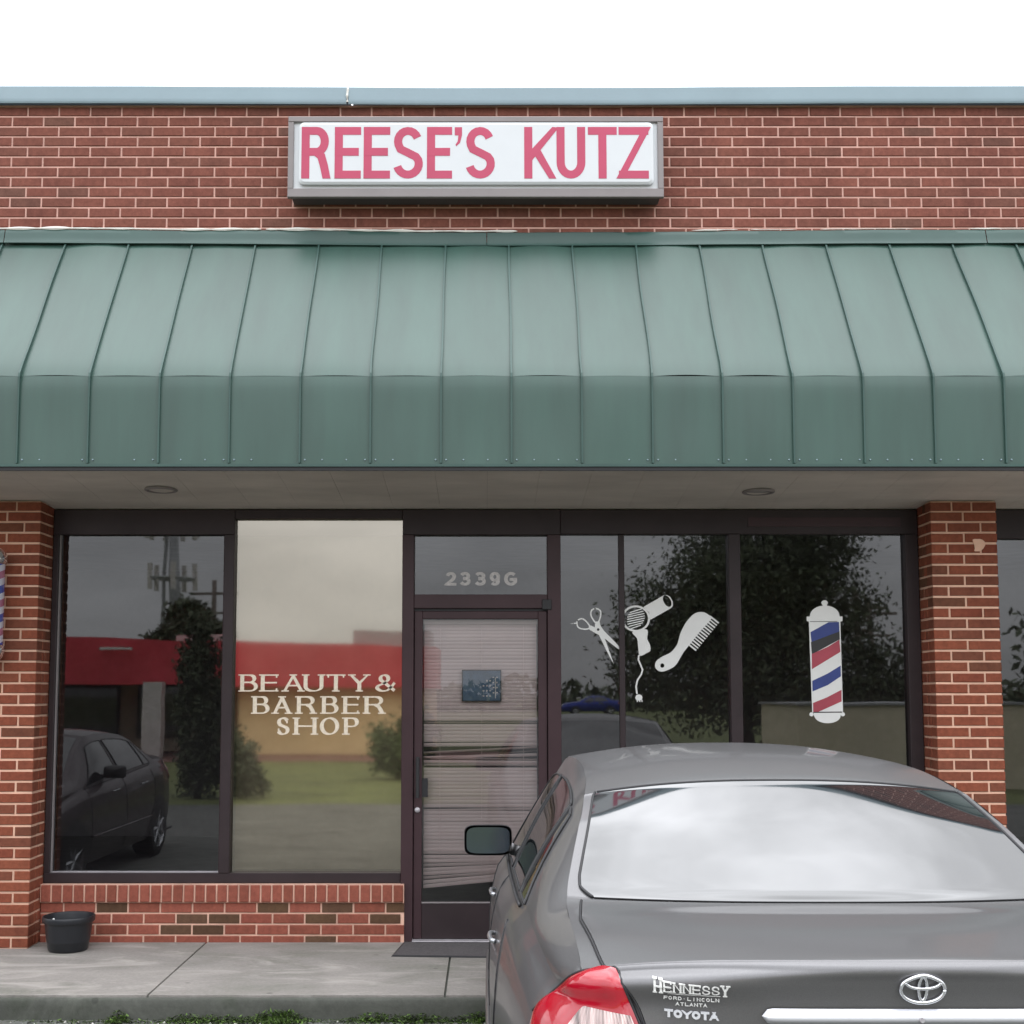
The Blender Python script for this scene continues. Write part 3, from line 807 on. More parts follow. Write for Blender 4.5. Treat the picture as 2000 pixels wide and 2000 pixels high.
_c, _d = un(586, 242.5, YS), un(1276, 363, YS); o1 = pan(_c[0], _d[0], _d[1], _c[1], 0, .03); o2 = pan(_c[0] + .015, _d[0] - .015, _d[1] + .015, _c[1] - .015, 0, .025)
n = len(o1)
m.add([(x, YS - .002, z) for x, z in o1] + [(x, YS - .022, z) for x, z in o1] + [(x, YS - .030, z) for x, z in o2], [(i, (i + 1) % n, n + (i + 1) % n, n + i) for i in range(n)] + [(n + i, n + (i + 1) % n, 2 * n + (i + 1) % n, 2 * n + i) for i in range(n)] + [tuple(range(2 * n, 3 * n))])
m.build('raised_panel', M['sign_face'], sg)
m = MB()
for ch, a, b in (('R', 205, 330), ('E', 352, 468), ('E', 480, 597), ('S', 610, 742), ('E', 760, 871), ("'", 884, 914), ('S', 930, 1060), ('K', 1190, 1326), ('U', 1333, 1460), ('T', 1472, 1600), ('Z', 1608, 1740)):
    xa, _ = un(500 + a / 2.2729, 300, YS); xb, _ = un(500 + b / 2.2729, 300, YS)
    o = MB()
    if ch == "'":
        o.prism([un(500 + px_ / 2.2729, 180 + pz_ / 2.2729, YS) for px_, pz_ in ((883, 165), (915, 165), (915, 200), (906, 234), (890, 249), (886, 243), (896, 227), (899, 201), (883, 201))], YS - .0316, YS - .0305)
        o.build('apostrophe', M['sign_red'], sg); continue
    _zb, _zt = un(950, 180 + 392 / 2.2729, YS)[1], un(950, 180 + 164 / 2.2729, YS)[1]
    glyph(o, ch, xa, _zb, xb - xa, _zt - _zb, .152, YS - .0312, mi=0, thick=.001)
    o.build('letter', M['sign_red'], sg)

# ---------------------------------------------------------------- shopfront windows
YG = 0.08       # glass
YFR0, YFR1 = 0.03, 0.12
def bar(name, m, parent, x0, x1, z0, z1, y0=YFR0, y1=YFR1, label=None):
    return box_part(name, m, parent, x0, x1, y0, y1, z0, z1, bev=.003, label=label)
def pane(name, m, parent, x0, x1, z0, z1, y=YG, label=None):
    b = MB(); b.add([(x0, y, z0), (x1, y, z0), (x1, y, z1), (x0, y, z1)], [(0, 1, 2, 3)])
    return b.build(name, m, parent, label=label, fix=False)
BZ = M['bronze']
ZH = 2.751
lw = thing('shop_window', 'left shop window with white beauty and barber lettering on its right pane', 'shop window', (-1.65, YG, .36))
bar('jamb', BZ, lw, -2.812, -2.776, .425, 2.588)
bar('mullion', BZ, lw, -1.700, -1.634, .425, 2.588, y0=YFR0 - .004)
bar('sill_rail', BZ, lw, -2.812, -.546, .362, .4245)
bar('head_rail', BZ, lw, -2.812, -1.634, 2.5885, ZH)
bar('head_rail', BZ, lw, -1.6335, -.546, 2.692, ZH)
bar('grey_strip', M['sign_frame'], lw, -1.6335, -.546, 2.5885, 2.6915, y0=.088, y1=.14, label='grey strip behind the top of the lettered pane')  # plain grey strip filling the top of the lettered pane
box_part('haze_board', mat('beige board', (.42, .38, .31), .9), lw, -1.632, -.55, .20, .21, .425, 2.69, label='pale board added behind the lettered pane to haze its reflection')  # board added to lay a pale haze over the pane and soften its contrast
for a, b, c, d in ((-2.776, -2.768, .425, 2.588), (-1.708, -1.700, .425, 2.588)):
    box_part('glazing_bead', M['sign_frame'] if a < -2 else M['bronze2'], lw, a, b, .055, .079, c, d)
box_part('glazing_bead', M['alu'], lw, -2.7675, -1.7085, .055, .079, .425, .432)
pane('glass_pane', M['pane'], lw, -2.776, -1.70, .425, 2.588, label='dark glass pane reflecting a parked car and a red canopy')
pane('glass_pane', M['pane_film'], lw, -1.634, -.546, .425, 2.692, label='bright mirror filmed pane with cream lettering')
# cream serif lettering (measured on the enlarged photograph, scale 5.52 from 450, 1290)
def lx(v, y0=1290): return un(450 + v / 5.52, 1400, YG)[0]
def lz(v): return un(600, 1290 + v / 5.52, YG)[1]
rows = [(150, 335, [('B', 100, 292), ('E', 322, 515), ('A', 565, 780), ('U', 785, 1000), ('T', 1030, 1238), ('Y', 1285, 1490), ('&', 1556, 1790)]),
        (385, 575, [('B', 240, 422), ('A', 460, 650), ('R', 715, 915), ('B', 985, 1165), ('E', 1215, 1395), ('R', 1445, 1655)]),
        (615, 800, [('S', 500, 640), ('H', 690, 930), ('O', 965, 1175), ('P', 1225, 1390)])]
for zt, zb, row in rows:
    for ch, a, b in row:
        o = MB(); glyph(o, ch, lx(a), lz(zb), lx(b) - lx(a), lz(zt) - lz(zb), .235, YG - .002, thin=.07, pen=12, serif=True, thick=.001)
        o.build('letter', M['cream_vinyl'], lw)

rw = thing('shop_window', 'right shop window with white scissors, hair dryer, comb and barber pole decals', 'shop window', (1.6, YG, .36))
bar('jamb', BZ, rw, 2.718, 2.802, .425, 2.592)
bar('mullion', BZ, rw, 1.571, 1.647, .425, 2.592, y0=YFR0 - .004)
bar('slim_mullion', BZ, rw, .860, .897, .425, 2.592, y0=.060, y1=.115)
bar('sill_rail', BZ, rw, .482, 2.802, .362, .4245)
bar('head_rail', BZ, rw, .482, 2.802, 2.5925, ZH)
box_part('head_trim', M['bronze2'], rw, 1.70, 2.69, .024, .0295, 2.640, 2.700)
pane('glass_pane', M['pane'], rw, .482, .860, .425, 2.592)
pane('glass_pane', M['pane'], rw, .897, 1.571, .425, 2.592)
pane('glass_pane', M['pane'], rw, 1.647, 2.718, .425, 2.592)
def poly_px(pts, ox, oy, sc, Y=YG):
    return [un(ox + x / sc, oy + y / sc, Y) for x, y in pts]
def smooth_closed(pts, n=4):
    out = []; k = len(pts)
    for i in range(k):
        p0, p1, p2, p3 = pts[i - 1], pts[i], pts[(i + 1) % k], pts[(i + 2) % k]
        for j in range(n):
            t = j / n
            out.append(tuple(.5 * ((2 * p1[q]) + (-p0[q] + p2[q]) * t + (2 * p0[q] - 5 * p1[q] + 4 * p2[q] - p3[q]) * t * t + (-p0[q] + 3 * p1[q] - 3 * p2[q] + p3[q]) * t ** 3) for q in (0, 1)))
    return out
def line_px(mb, pts, w, ox, oy, sc, y, closed=False, mi=0):
    P = [un(ox + x / sc, oy + yy / sc, YG) for x, yy in pts]
    if closed: P = P + [P[0], P[1]]
    s = w / sc / 300
    stroke(mb, P, lambda d: s, y, mi, 0, 0, 1.0, y + .0008)
ell = lambda cx, cy, rx, ry, rot=0, n=26: [(cx + rx * math.cos(a) * math.cos(R(rot)) - ry * math.sin(a) * math.sin(R(rot)), cy + rx * math.cos(a) * math.sin(R(rot)) + ry * math.sin(a) * math.cos(R(rot))) for a in [2 * math.pi * i / n for i in range(n)]]
D0 = YG - .003
WV = M['white_vinyl']
# scissors
m = MB(); Z5 = (1100, 1120, 5.52)
line_px(m, smooth_closed([(348, 378), (305, 400), (298, 450), (330, 510), (355, 530), (385, 512), (403, 450), (398, 400)]), 15, *Z5, D0, True)
line_px(m, smooth_closed([(150, 515), (200, 488), (245, 515), (285, 570), (265, 598), (205, 598), (158, 575)]), 15, *Z5, D0 - .0003, True)
m.prism(poly_px([(345, 520), (392, 515), (400, 560), (440, 620), (560, 740), (668, 862), (600, 820), (470, 720), (385, 655), (340, 600)], *Z5), D0 - .0006, D0 + .0008)
m.prism(poly_px([(275, 570), (295, 560), (400, 610), (455, 720), (545, 978), (480, 860), (385, 665), (340, 640), (280, 605)], *Z5), D0 - .0009, D0 + .0008)
m.prism(poly_px([(105, 535), (145, 530), (150, 545), (120, 545)], *Z5), D0 - .0012, D0 + .0008)
m.prism(poly_px([(72, 543), (104, 537), (104, 543)], *Z5), D0 - .0015, D0 + .0008)
m.prism(poly_px(ell(376, 605, 14, 14), *Z5), D0 - .002, D0 - .0014, 1)
m.build('scissors_decal', [WV, M['black_vinyl']], rw, label='white scissors decal')
# hair dryer
m = MB()
m.prism(poly_px(ell(782, 487, 155, 143), *Z5), D0, D0 + .0008, holes=[poly_px(ell(782, 487, 132, 122), *Z5)])
m.prism(poly_px([(865, 362), (1080, 238), (1110, 232), (1150, 248), (1180, 300), (1182, 348), (1165, 372), (940, 500), (925, 420)], *Z5), D0 - .0003, D0 + .0008, holes=[poly_px(ell(1120, 298, 38, 68, -28), *Z5)])
m.prism(poly_px(smooth_closed([(745, 630), (890, 602), (912, 640), (905, 705), (935, 770), (938, 832), (900, 858), (825, 888), (808, 800), (795, 700)], 3), *Z5), D0 - .0006, D0 + .0008)
for k in range(8):
    yy = 400 + k * 25; hw = math.sqrt(max(0, 1 - ((yy + 12 - 495) / 112) ** 2)) * 96
    line_px(m, [(782 - hw, yy + 22), (782 + hw, yy - 18)], 11, *Z5, D0 - .0002)
line_px(m, [(815, 880), (810, 930), (835, 990), (855, 1040), (840, 1090), (800, 1150), (785, 1220), (795, 1300)], 17, *Z5, D0 - .0002)
m.prism(poly_px(ell(815, 1338, 38, 34), *Z5), D0 - .0008, D0 + .0008)
for x in (795, 822, 846): line_px(m, [(x, 1360), (x + 4, 1386)], 10, *Z5, D0 - .001)
m.build('hair_dryer_decal', WV, rw, label='white hair dryer decal with curly cord')
# comb
m = MB()
m.prism(poly_px(smooth_closed([(1000, 950), (1070, 895), (1160, 850), (1230, 760), (1265, 640), (1330, 520), (1420, 430), (1510, 418), (1570, 450), (1600, 485), (1480, 620), (1360, 770), (1290, 860), (1215, 985), (1130, 1040), (1050, 1058), (995, 1020)], 4), *Z5), D0, D0 + .0008, holes=[poly_px(ell(1068, 993, 22, 24), *Z5)])
for k in range(13):
    t = k / 12; ax, ay = 1590 + (1350 - 1590) * t, 470 + (765 - 470) * t
    line_px(m, [(ax - 8, ay - 8), (ax + 86 - 2 * t, ay + 66)], 17 - 3 * (k % 2), *Z5, D0 - .0003 - k * .00002)
m.build('comb_decal', WV, rw, label='white comb decal with teeth pointing down right')
# barber pole decal (scale 6.44 from 1500, 1140)
m = MB(); Z6 = (1500, 1140, 6.44)
m.prism(poly_px([(512, 470), (908, 470), (942, 1612), (555, 1618)], *Z6), D0, D0 + .0008, 0)
m.prism(poly_px([(485, 415), (525, 412)] + [(712 - 185 * math.cos(R(a)), 405 - 130 * math.sin(R(a))) for a in range(10, 175, 12)] + [(900, 412), (935, 412), (935, 470), (905, 480), (520, 480), (485, 470)], *Z6), D0 - .0004, D0 + .0008, 0)
m.prism(poly_px(ell(710, 242, 40, 34), *Z6), D0 - .0006, D0 + .0008, 0)
m.prism(poly_px([(690, 260), (735, 260), (745, 285), (680, 285)], *Z6), D0 - .0008, D0 + .0008, 0)
m.prism(poly_px([(572, 1650)] + [(748 - 165 * math.cos(R(a)), 1660 + 95 * math.sin(R(a))) for a in range(10, 175, 12)] + [(915, 1640), (915, 1622), (572, 1625)], *Z6), D0 - .0004, D0 + .0008, 0)
for cx in (545, 940): m.prism(poly_px(ell(cx, 1643, 26, 26, n=14), *Z6), D0 - .0006, D0 + .0008, 0)
for i, (pts, mi) in enumerate([([(533, 610), (760, 485), (890, 482), (898, 620), (548, 760)], 1), ([(538, 735), (898, 600), (900, 700), (550, 890)], 2), ([(548, 885), (750, 795), (895, 705), (908, 858), (552, 1075)], 3),
                ([(555, 1222), (750, 1130), (912, 1030), (914, 1165), (750, 1275), (558, 1355)], 1), ([(566, 1500), (740, 1430), (922, 1335), (924, 1480), (625, 1615), (568, 1615)], 3)]):
    m.prism(poly_px(pts, *Z6), D0 - .0010 - i * .0002, D0 - .0003, mi)
m.prism(poly_px([(572, 1612), (925, 1608), (925, 1620), (572, 1624)], *Z6), D0 - .0021, D0, 2)
m.prism(poly_px([(524, 474), (870, 472), (870, 478), (524, 480)], *Z6), D0 - .0021, D0, 2)
m.build('barber_pole_decal', [WV, M['blue_vinyl'], M['black_vinyl'], M['red_vinyl']], rw, label='tall barber pole decal with blue, black, red and white stripes')

# neighbouring shop windows
def side_window(x0, x1, label):
    w = thing('shop_window', label, 'shop window', ((x0 + x1) / 2, YG, .36))
    bar('jamb', BZ, w, x0, x0 + .05, .425, 2.562); bar('jamb', BZ, w, x1 - .05, x1, .425, 2.562)
    xm = (x0 + x1) / 2
    bar('mullion', BZ, w, xm - .035, xm + .035, .425, 2.562)
    bar('sill_rail', BZ, w, x0, x1, .362, .4245); bar('head_rail', BZ, w, x0, x1, 2.5625, ZH)
    pane('glass_pane', M['pane'], w, x0 + .05, xm - .035, .425, 2.562); pane('glass_pane', M['pane'], w, xm + .035, x1 - .05, .425, 2.562)
side_window(3.227, 5.9, 'dark window of the neighbouring shop right of the right pilaster')
side_window(-5.9, -3.242, 'dark window of the neighbouring shop left of the left pilaster')

# ---------------------------------------------------------------- door
dr = thing('shop_door', 'dark maroon glazed door with numbers on the glass above it', 'door', (-.03, .05, 0))
B2 = M['bronze2']
bar('door_jamb', B2, dr, -.544, -.468, 0.0, ZH - .165, y0=YFR0 - .012)
bar('door_jamb', B2, dr, .395, .4805, 0.0, ZH - .165, y0=YFR0 - .012)
bar('head_rail', BZ, dr, -.544, .4805, 2.572 + .0145, ZH, y0=YFR0 - .004)
bar('transom_rail', B2, dr, -.4675, .3945, 2.108, 2.198, y0=YFR0 - .008)
pane('transom_glass', M['pane'], dr, -.4675, .3945, 2.198, 2.586)
m = MB(); m.box(-.4675, .3945, YFR0 + .012, YFR0 + .03, 2.092, 2.1075); m.build('head_stop', M['dark'], dr)
LF = .034
lf = bar('door_leaf', B2, dr, -.464, -.412, .014, 2.090, y0=LF, y1=.085)
bar('stile', B2, lf, .334, .390, .014, 2.090, y0=LF, y1=.085)
bar('top_rail', B2, lf, -.4115, .3335, 2.040, 2.090, y0=LF, y1=.085)
bar('kick_rail', BZ, lf, -.4115, .3335, .014, .236, y0=LF, y1=.085)
box_part('glass_bead', M['sign_frame'], lf, -.4115, .3335, LF - .003, LF + .02, .2365, .243)
pane('door_glass', M['pane_door'], lf, -.412, .334, .243, 2.040, y=.062)
box_part('door_closer', M['dark'], dr, .36, .42, .005, .0175, 2.10, 2.165, bev=.003)
def zpx(v): return un(800, 980 + v / 2.1, .03)[1]
h = MB(); zt, zb = zpx(1045), zpx(1212)
h.tube([(-.437, .034, zt - .02), (-.437, -.018, zt - .02)], .010, 8); h.tube([(-.437, .034, zb + .02), (-.437, -.018, zb + .02)], .010, 8)
h.tube([(-.437, -.02, zt), (-.437, -.02, zb)], .012, 10)
h.build('pull_handle', M['dark'], lf, smooth=True, angle=50)
box_part('push_bar_bracket', M['dark'], lf, -.4115, -.375, .04, .058, zb, zt - .14)
zl = un(809, 1582, .03)[1]
h = MB(); h.lathe([(.0002, .020), (.013, .021), (.017, .026), (.018, .034)], -.4405, 0, 18, axis='Y', cz=zl); h.build('lock_cylinder', M['alu'], lf, smooth=True)
m = MB()
for ch, a, b in (('2', 120, 250), ('3', 285, 420), ('3', 462, 600), ('9', 640, 768), ('G', 812, 975)):
    xa = un(850 + a / 6.04, 1130, YG)[0]; xb = un(850 + b / 6.04, 1130, YG)[0]
    zt = un(900, 1080 + 225 / 6.04, YG)[1]; zb = un(900, 1080 + 385 / 6.04, YG)[1]
    o = MB(); glyph(o, ch, xa, zb, xb - xa, zt - zb, .27, YG - .002, thin=.20, pen=0, thick=.001)
    o.build('digit' if ch != 'G' else 'letter', M['silver_vinyl'], dr)
box_part('threshold', M['alu'], dr, -.468, .395, -.028, .10, .001, .013, bev=.003)

# blind behind the door glass
bl = thing('door_blind', 'damaged pinkish beige slatted blind hanging behind the door glass', 'window blind', (-.04, .13, 2.03))
box_part('headrail', M['blind'], bl, -.408, .330, .105, .15, 2.012, 2.036)
rbz = random.Random(4)
pitch = .0232; nsl = 72
def zoomz(v): return zpx(v)
slat_cache = {}
for k in range(nsl):
    z = 2.0 - pitch * k
    zl_, zr_ = z, z
    tilt = R(72)
    v = (un(900, 1400, .1)[1] - z)  # unused scale helper
    # disturbed bands, read off the photograph
    for zc, hw, dl, drr, tl in ((zoomz(905), .018, -.004, -.003, 30), (zoomz(1022), .044, -.055, .004, 10), (zoomz(1060), .026, .004, -.010, 18), (zoomz(1083), .014, .006, .006, 20)):
        d = abs(z - zc)
        if d < hw:
            w = 1 - d / hw; zl_ += dl * w; zr_ += drr * w; tilt = R(72) * (1 - w) + R(tl) * w
    if abs(z - zoomz(1270)) < pitch * .5: zl_ -= .010; tilt = R(50)
    # the bottom hangs askew
    t = max(0, (k - 64) / 8); zl_ -= .030 * t; zr_ += .048 * t
    if k > 60 and k % 3 == 0: tilt -= R(18)
    j = rbz.uniform(-.0012, .0012); tilt += rbz.uniform(-.06, .06)
    m = MB(); W = .0255
    def sl(u, v, zl_=zl_, zr_=zr_, tilt=tilt, j=j):
        x = -.405 + .732 * u; s = (v - .5) * W
        c = .0022 * (1 - (2 * v - 1) ** 2)
        return (x, .128 - math.sin(tilt) * c - math.cos(tilt) * s, zl_ + (zr_ - zl_) * u + math.sin(tilt) * s - math.cos(tilt) * c + j)
    m.grid(sl, 3, 4)
    m.build('slat', M['blind'], bl, smooth=True, fix=False)
m = MB()
for x in (-.30, -.03, .24): m.tube([(x, .112, 2.01), (x, .112, .36)], .0012, 4)
m.build('ladder_cord', M['blind'], bl)
ps = thing('blue_plaque', 'small blue plaque with pale dotted print hanging inside the door glass', 'plaque', (-.1, .095, 1.7))
x0, z0 = un(850 + 315 / 6.04, 1080 + 1378 / 6.04, .095); x1, z1 = un(850 + 780 / 6.04, 1080 + 1752 / 6.04, .095)
box_part('board', M['poster'], ps, x0, x1, .092, .098, z1, z0)
for a in ((x0, x1, z0 - .006, z0), (x0, x1, z1, z1 + .006), (x0, x0 + .006, z1 + .0065, z0 - .0065), (x1 - .006, x1, z1 + .0065, z0 - .0065)):
    box_part('frame_edge', M['dark'], ps, a[0], a[1], .088, .0915, a[2], a[3])
m = MB(); w_, h_ = x1 - x0, z0 - z1
rq = random.Random(2)
for r in range(4):
    for c in range(5):
        if c == 0 and r < 1: continue
        cx_ = x0 + w_ * (.55 + .085 * c); cz_ = z1 + h_ * (.66 - .16 * r + (.10 if c > 2 else 0))
        m.box(cx_ - .006, cx_ + .005, .0908, .0916, cz_ - .003 - .004 * rq.random(), cz_ + .004)
m.box(x0 + w_ * .84, x0 + w_ * .865, .0906, .0914, z1 + h_ * .1, z1 + h_ * .75)
m.build('print', M['silver_vinyl'], ps)

# ---------------------------------------------------------------- small things on the walkway
mtt = thing('door_mat', 'thin charcoal mat lying slightly askew in front of the door', 'door mat', (-.1, -.24, 0))
m = MB(); q = [(-.511, -.031), (.40, -.055), (.44, -.49), (-.556, -.425)]
m.add([(x, y, .001) for x, y in q] + [(x, y, .008) for x, y in q], [(4, 5, 6, 7), (0, 1, 5, 4), (1, 2, 6, 5), (2, 3, 7, 6), (3, 0, 4, 7)])
m.build('pile', M['mat'], mtt)
m = MB(); q2 = [(x * 1.0 + (-.012 if x < 0 else .012), y + (.008 if y > -.2 else -.012)) for x, y in q]
for i in range(4):
    a, b, c, d = q2[i], q2[(i + 1) % 4], q[(i + 1) % 4], q[i]
    m.add([(a[0], a[1], .0015), (b[0], b[1], .0015), (c[0], c[1], .0095), (d[0], d[1], .0095)], [(0, 1, 2, 3)])
m.build('rubber_edge', M['dark'], mtt, fix=False)

pt = thing('plant_pot', 'empty black plastic plant pot on the walkway by the left pilaster', 'plant pot', (-2.555, -.24, 0))
m = MB(); m.lathe([(.001, .004), (.112, .004), (.118, .010), (.140, .165), (.141, .172), (.152, .174), (.155, .178), (.156, .204), (.153, .209), (.147, .208), (.143, .19), (.128, .06), (.001, .055)], -2.555, -.24, 44)
m.build('pot_body', M['pot'], pt, smooth=True, angle=40)
m = MB()
m.grid(lambda u, v: (-2.555 + .136 * u * math.cos(v * 6.2832), -.24 + .136 * u * math.sin(v * 6.2832), .150 + .008 * noise.noise((u * 5 * math.cos(v * 6.28), u * 5 * math.sin(v * 6.28), 0))), 8, 28)
m.build('soil', M['soil'], pt, smooth=True)
m = MB(); m.tube([(-2.61, -.30, .155), (-2.625, -.33, .196), (-2.612, -.345, .205)], .006, 6); m.build('plant_label', M['white_vinyl'], pt)

# barber pole on the left pilaster
BPX, BPY = -3.078, -.315
bp = thing('barber_pole', 'striped barber pole light fixed to the left brick pilaster', 'barber pole', (BPX, BPY, 1.74))
m, t, b = new_mat('barber stripes')
b.inputs['Roughness'].default_value = 0.15; b.inputs['Coat Weight'].default_value = 1
g = t.nodes.new('ShaderNodeTexCoord'); s = t.nodes.new('ShaderNodeSeparateXYZ'); t.links.new(g.outputs['Object'], s.inputs[0])
an = mathn(t, 'ARCTAN2', s.outputs['Y'], s.outputs['X'])
an = mathn(t, 'DIVIDE', an, 2 * math.pi)
zz = mathn(t, 'MULTIPLY', s.outputs['Z'], -5.6)
st = mathn(t, 'FRACT', mathn(t, 'ADD', mathn(t, 'ADD', zz, an), 20.0))
cr = ramp_node(t, st, [(0.0, (.50, .50, .58)), (0.22, (.04, .07, .30)), (0.5, (.50, .50, .58)), (0.72, (.34, .12, .20)), (0.98, (.50, .50, .58))])
cr.node.color_ramp.interpolation = 'CONSTANT'
t.links.new(cr, b.inputs['Base Color'])
M['stripes'] = m
m = MB(); m.lathe([(.088, 1.86), (.088, 2.36)], BPX, BPY, 36); o = m.build('striped_cylinder', M['stripes'], bp, smooth=True)
m = MB(); m.lathe([(.088, 2.361), (.096, 2.365), (.098, 2.40), (.090, 2.43), (.06, 2.46), (.02, 2.475), (.001, 2.476)], BPX, BPY, 36); m.build('top_cap', M['chrome'], bp, smooth=True)
m = MB(); m.lathe([(.088, 1.859), (.096, 1.855), (.098, 1.82), (.090, 1.79), (.06, 1.755), (.02, 1.745), (.001, 1.744)], BPX, BPY, 36); m.build('bottom_cap', M['chrome'], bp, smooth=True)
for z in (2.39, 1.83): box_part('bracket', M['steel'], bp, BPX - .03, BPX + .03, BPY + .06, YP - .002, z - .02, z + .02)

# ---------------------------------------------------------------- car
def cr_spline(P, t):
    """Catmull-Rom through P (tuples) at t in 0..len-1"""
    n = len(P) - 1; i = max(0, min(n - 1, int(t))); f = t - i
    p0 = P[max(i - 1, 0)]; p1 = P[i]; p2 = P[i + 1]; p3 = P[min(i + 2, n)]
    return tuple(.5 * (2 * b + (-a + c) * f + (2 * a - 5 * b + 4 * c - d) * f * f + (-a + 3 * b - 3 * c + d) * f ** 3) for a, b, c, d in zip(p0, p1, p2, p3))
def lin(tab, x):
    if x <= tab[0][0]: return tab[0][1]
    for (a, b), (c, d) in zip(tab[:-1], tab[1:]):
        if x <= c:
            f = (x - a) / (c - a); return b + (d - b) * f
    return tab[-1][1]
def smo(tab, x):
    if x <= tab[0][0]: return tab[0][1]
    if x >= tab[-1][0]: return tab[-1][1]
    for i in range(len(tab) - 1):
        if x <= tab[i + 1][0]:
            a, b = tab[i], tab[i + 1]
            m0 = (tab[i + 1][1] - tab[max(i - 1, 0)][1]) / (tab[i + 1][0] - tab[max(i - 1, 0)][0])
            m1 = (tab[min(i + 2, len(tab) - 1)][1] - a[1]) / (tab[min(i + 2, len(tab) - 1)][0] - a[0])
            h = b[0] - a[0]; t = (x - a[0]) / h
            return (2 * t ** 3 - 3 * t * t + 1) * a[1] + (t ** 3 - 2 * t * t + t) * h * m0 + (-2 * t ** 3 + 3 * t * t) * b[1] + (t ** 3 - t * t) * h * m1
PT = [(.28, .872), (.38, .915), (.55, .945), (.9, .975), (1.5, 1.0), (3.2, 1.0), (4.0, .975), (4.4, .92), (4.62, .86), (4.72, .80)]
def plan(s): return smo(PT, s)
# side of the body: half width against the share of the belt height
def side_low(s, fr):   # fr 0 sill .. 1 belt
    return smo([(0, .845), (.12, .870), (.32, .895), (.55, .900), (.72, .893), (.80, .884), (.91, .862), (.95, .845), (1.0, .812)], fr) * plan(s)
EDGE = [(.28, .700, 1.070), (.45, .700, 1.100), (.62, .702, 1.112), (.80, .700, 1.124), (.93, .688, 1.166), (1.10, .657, 1.245), (1.30, .620, 1.335), (1.55, .590, 1.400), (1.9, .575, 1.432), (2.3, .575, 1.437), (2.7, .590, 1.405), (3.1, .645, 1.235), (3.45, .715, 1.045), (3.6, .745, .995), (4.0, .750, .945), (4.35, .720, .880), (4.6, .670, .80), (4.72, .62, .72)]
ES = [(s, u) for s, u, h in EDGE]; EH = [(s, h) for s, u, h in EDGE]
def edge(s): return smo(ES, s), smo(EH, s)
SILL = .24
def belt(s): return min(smo([(.28, 1.0), (.7, 1.045), (1.2, 1.058), (2.4, 1.00), (3.3, .955), (3.7, .90), (4.3, .80), (4.72, .66)], s), edge(s)[1] - .02)
def side(s, v):
    """v 0 at the upper edge, .4 at the belt, 1 at the sill -> (s, half width, h)"""
    ue, he = edge(s); hb = belt(s); ub = side_low(s, 1.0)
    if v <= .4:
        f = v / .4
        bulge = .016 * math.sin(math.pi * f)
        # blend the tangent into the lower body near the belt
        return (s, ue + (ub - ue) * f + bulge, he + (hb - he) * f)
    f = (v - .4) / .6
    h = hb + (SILL - hb) * f
    return (s, side_low(s, 1 - f), h)
def side_at(s, h):
    ue, he = edge(s); hb = belt(s)
    if h >= hb: return side(s, .4 * min(1, (he - h) / max(1e-4, he - hb)))
    return side(s, .4 + .6 * (hb - h) / (hb - SILL))
# centre line (s, h) from under the rear bumper over the car to the front
CEN = [(.10, .26), (.02, .34), (0.0, .46), (0.0, .58), (.02, .655), (.055, .675), (.085, .70), (.088, .80), (.088, .92), (.083, 1.03), (.074, 1.085), (.068, 1.108), (.078, 1.121), (.11, 1.127), (.32, 1.134), (.55, 1.134), (.73, 1.131),
       (.80, 1.162), (.97, 1.243), (1.15, 1.324), (1.34, 1.401), (1.42, 1.428), (1.7, 1.474), (2.0, 1.490), (2.35, 1.494), (2.62, 1.478), (2.72, 1.455), (2.95, 1.345), (3.2, 1.205), (3.42, 1.085), (3.5, 1.055), (3.62, 1.035), (4.0, .995), (4.3, .945), (4.55, .87), (4.70, .79), (4.76, .70), (4.82, .62), (4.84, .50), (4.82, .36), (4.75, .26)]
# edge station for each centre row: either a point on the corner column (h) or an s on the upper edge
def corner(h): return side_at(.28, max(SILL, min(1.07, h)))
def fcorner(h): return side_at(4.72, max(SILL, min(.72, h)))
ROW_E = []
esc = {12: 1.062, 11: 1.050, 10: 1.035, 9: .99, 8: .90, 7: .79, 6: .70, 5: .675, 4: .655, 3: .58, 2: .46, 1: .34, 0: .26}
ups = {13: .30, 14: .45, 15: .64, 16: .82, 17: .92, 18: 1.06, 19: 1.20, 20: 1.38, 21: 1.43, 22: 1.7, 23: 2.0, 24: 2.3, 25: 2.55, 26: 2.66, 27: 2.95, 28: 3.2, 29: 3.42, 30: 3.5, 31: 3.62, 32: 3.95, 33: 4.2, 34: 4.42, 35: 4.6}
for i in range(len(CEN)):
    if i in esc: ROW_E.append(corner(esc[i]))
    elif i in ups: ROW_E.append((ups[i], *edge(ups[i])))
    else: ROW_E.append(fcorner({36: .70, 37: .62, 38: .50, 39: .36, 40: .26}[i]))
ROWS = [(c[0], c[1], e[0], e[1], e[2], (4.6 if i <= 10 else 3.2 if i < 14 else 2.6 if i < 17 else 2.3 if i < 21 else 2.6 if i < 27 else 2.2 if i < 30 else 3.0)) for i, (c, e) in enumerate(zip(CEN, ROW_E))]
NR = len(ROWS) - 1
def top(r, t):
    """r row 0..NR, t -1 (left) .. 1 -> (s, u, h)"""
    sc, hc, se, ue, he, p = cr_spline(ROWS, r)
    a = abs(t)
    ph = 2.4 if r > 12.5 else 4.0
    return (sc + (se - sc) * a ** p, ue * t, hc + (he - hc) * a ** ph)
def row_for_h(h, t=0.9):
    lo, hi = 5.5, 12.0
    for _ in range(26):
        m_ = (lo + hi) / 2
        if top(m_, t)[2] < h: lo = m_
        else: hi = m_
    return lo
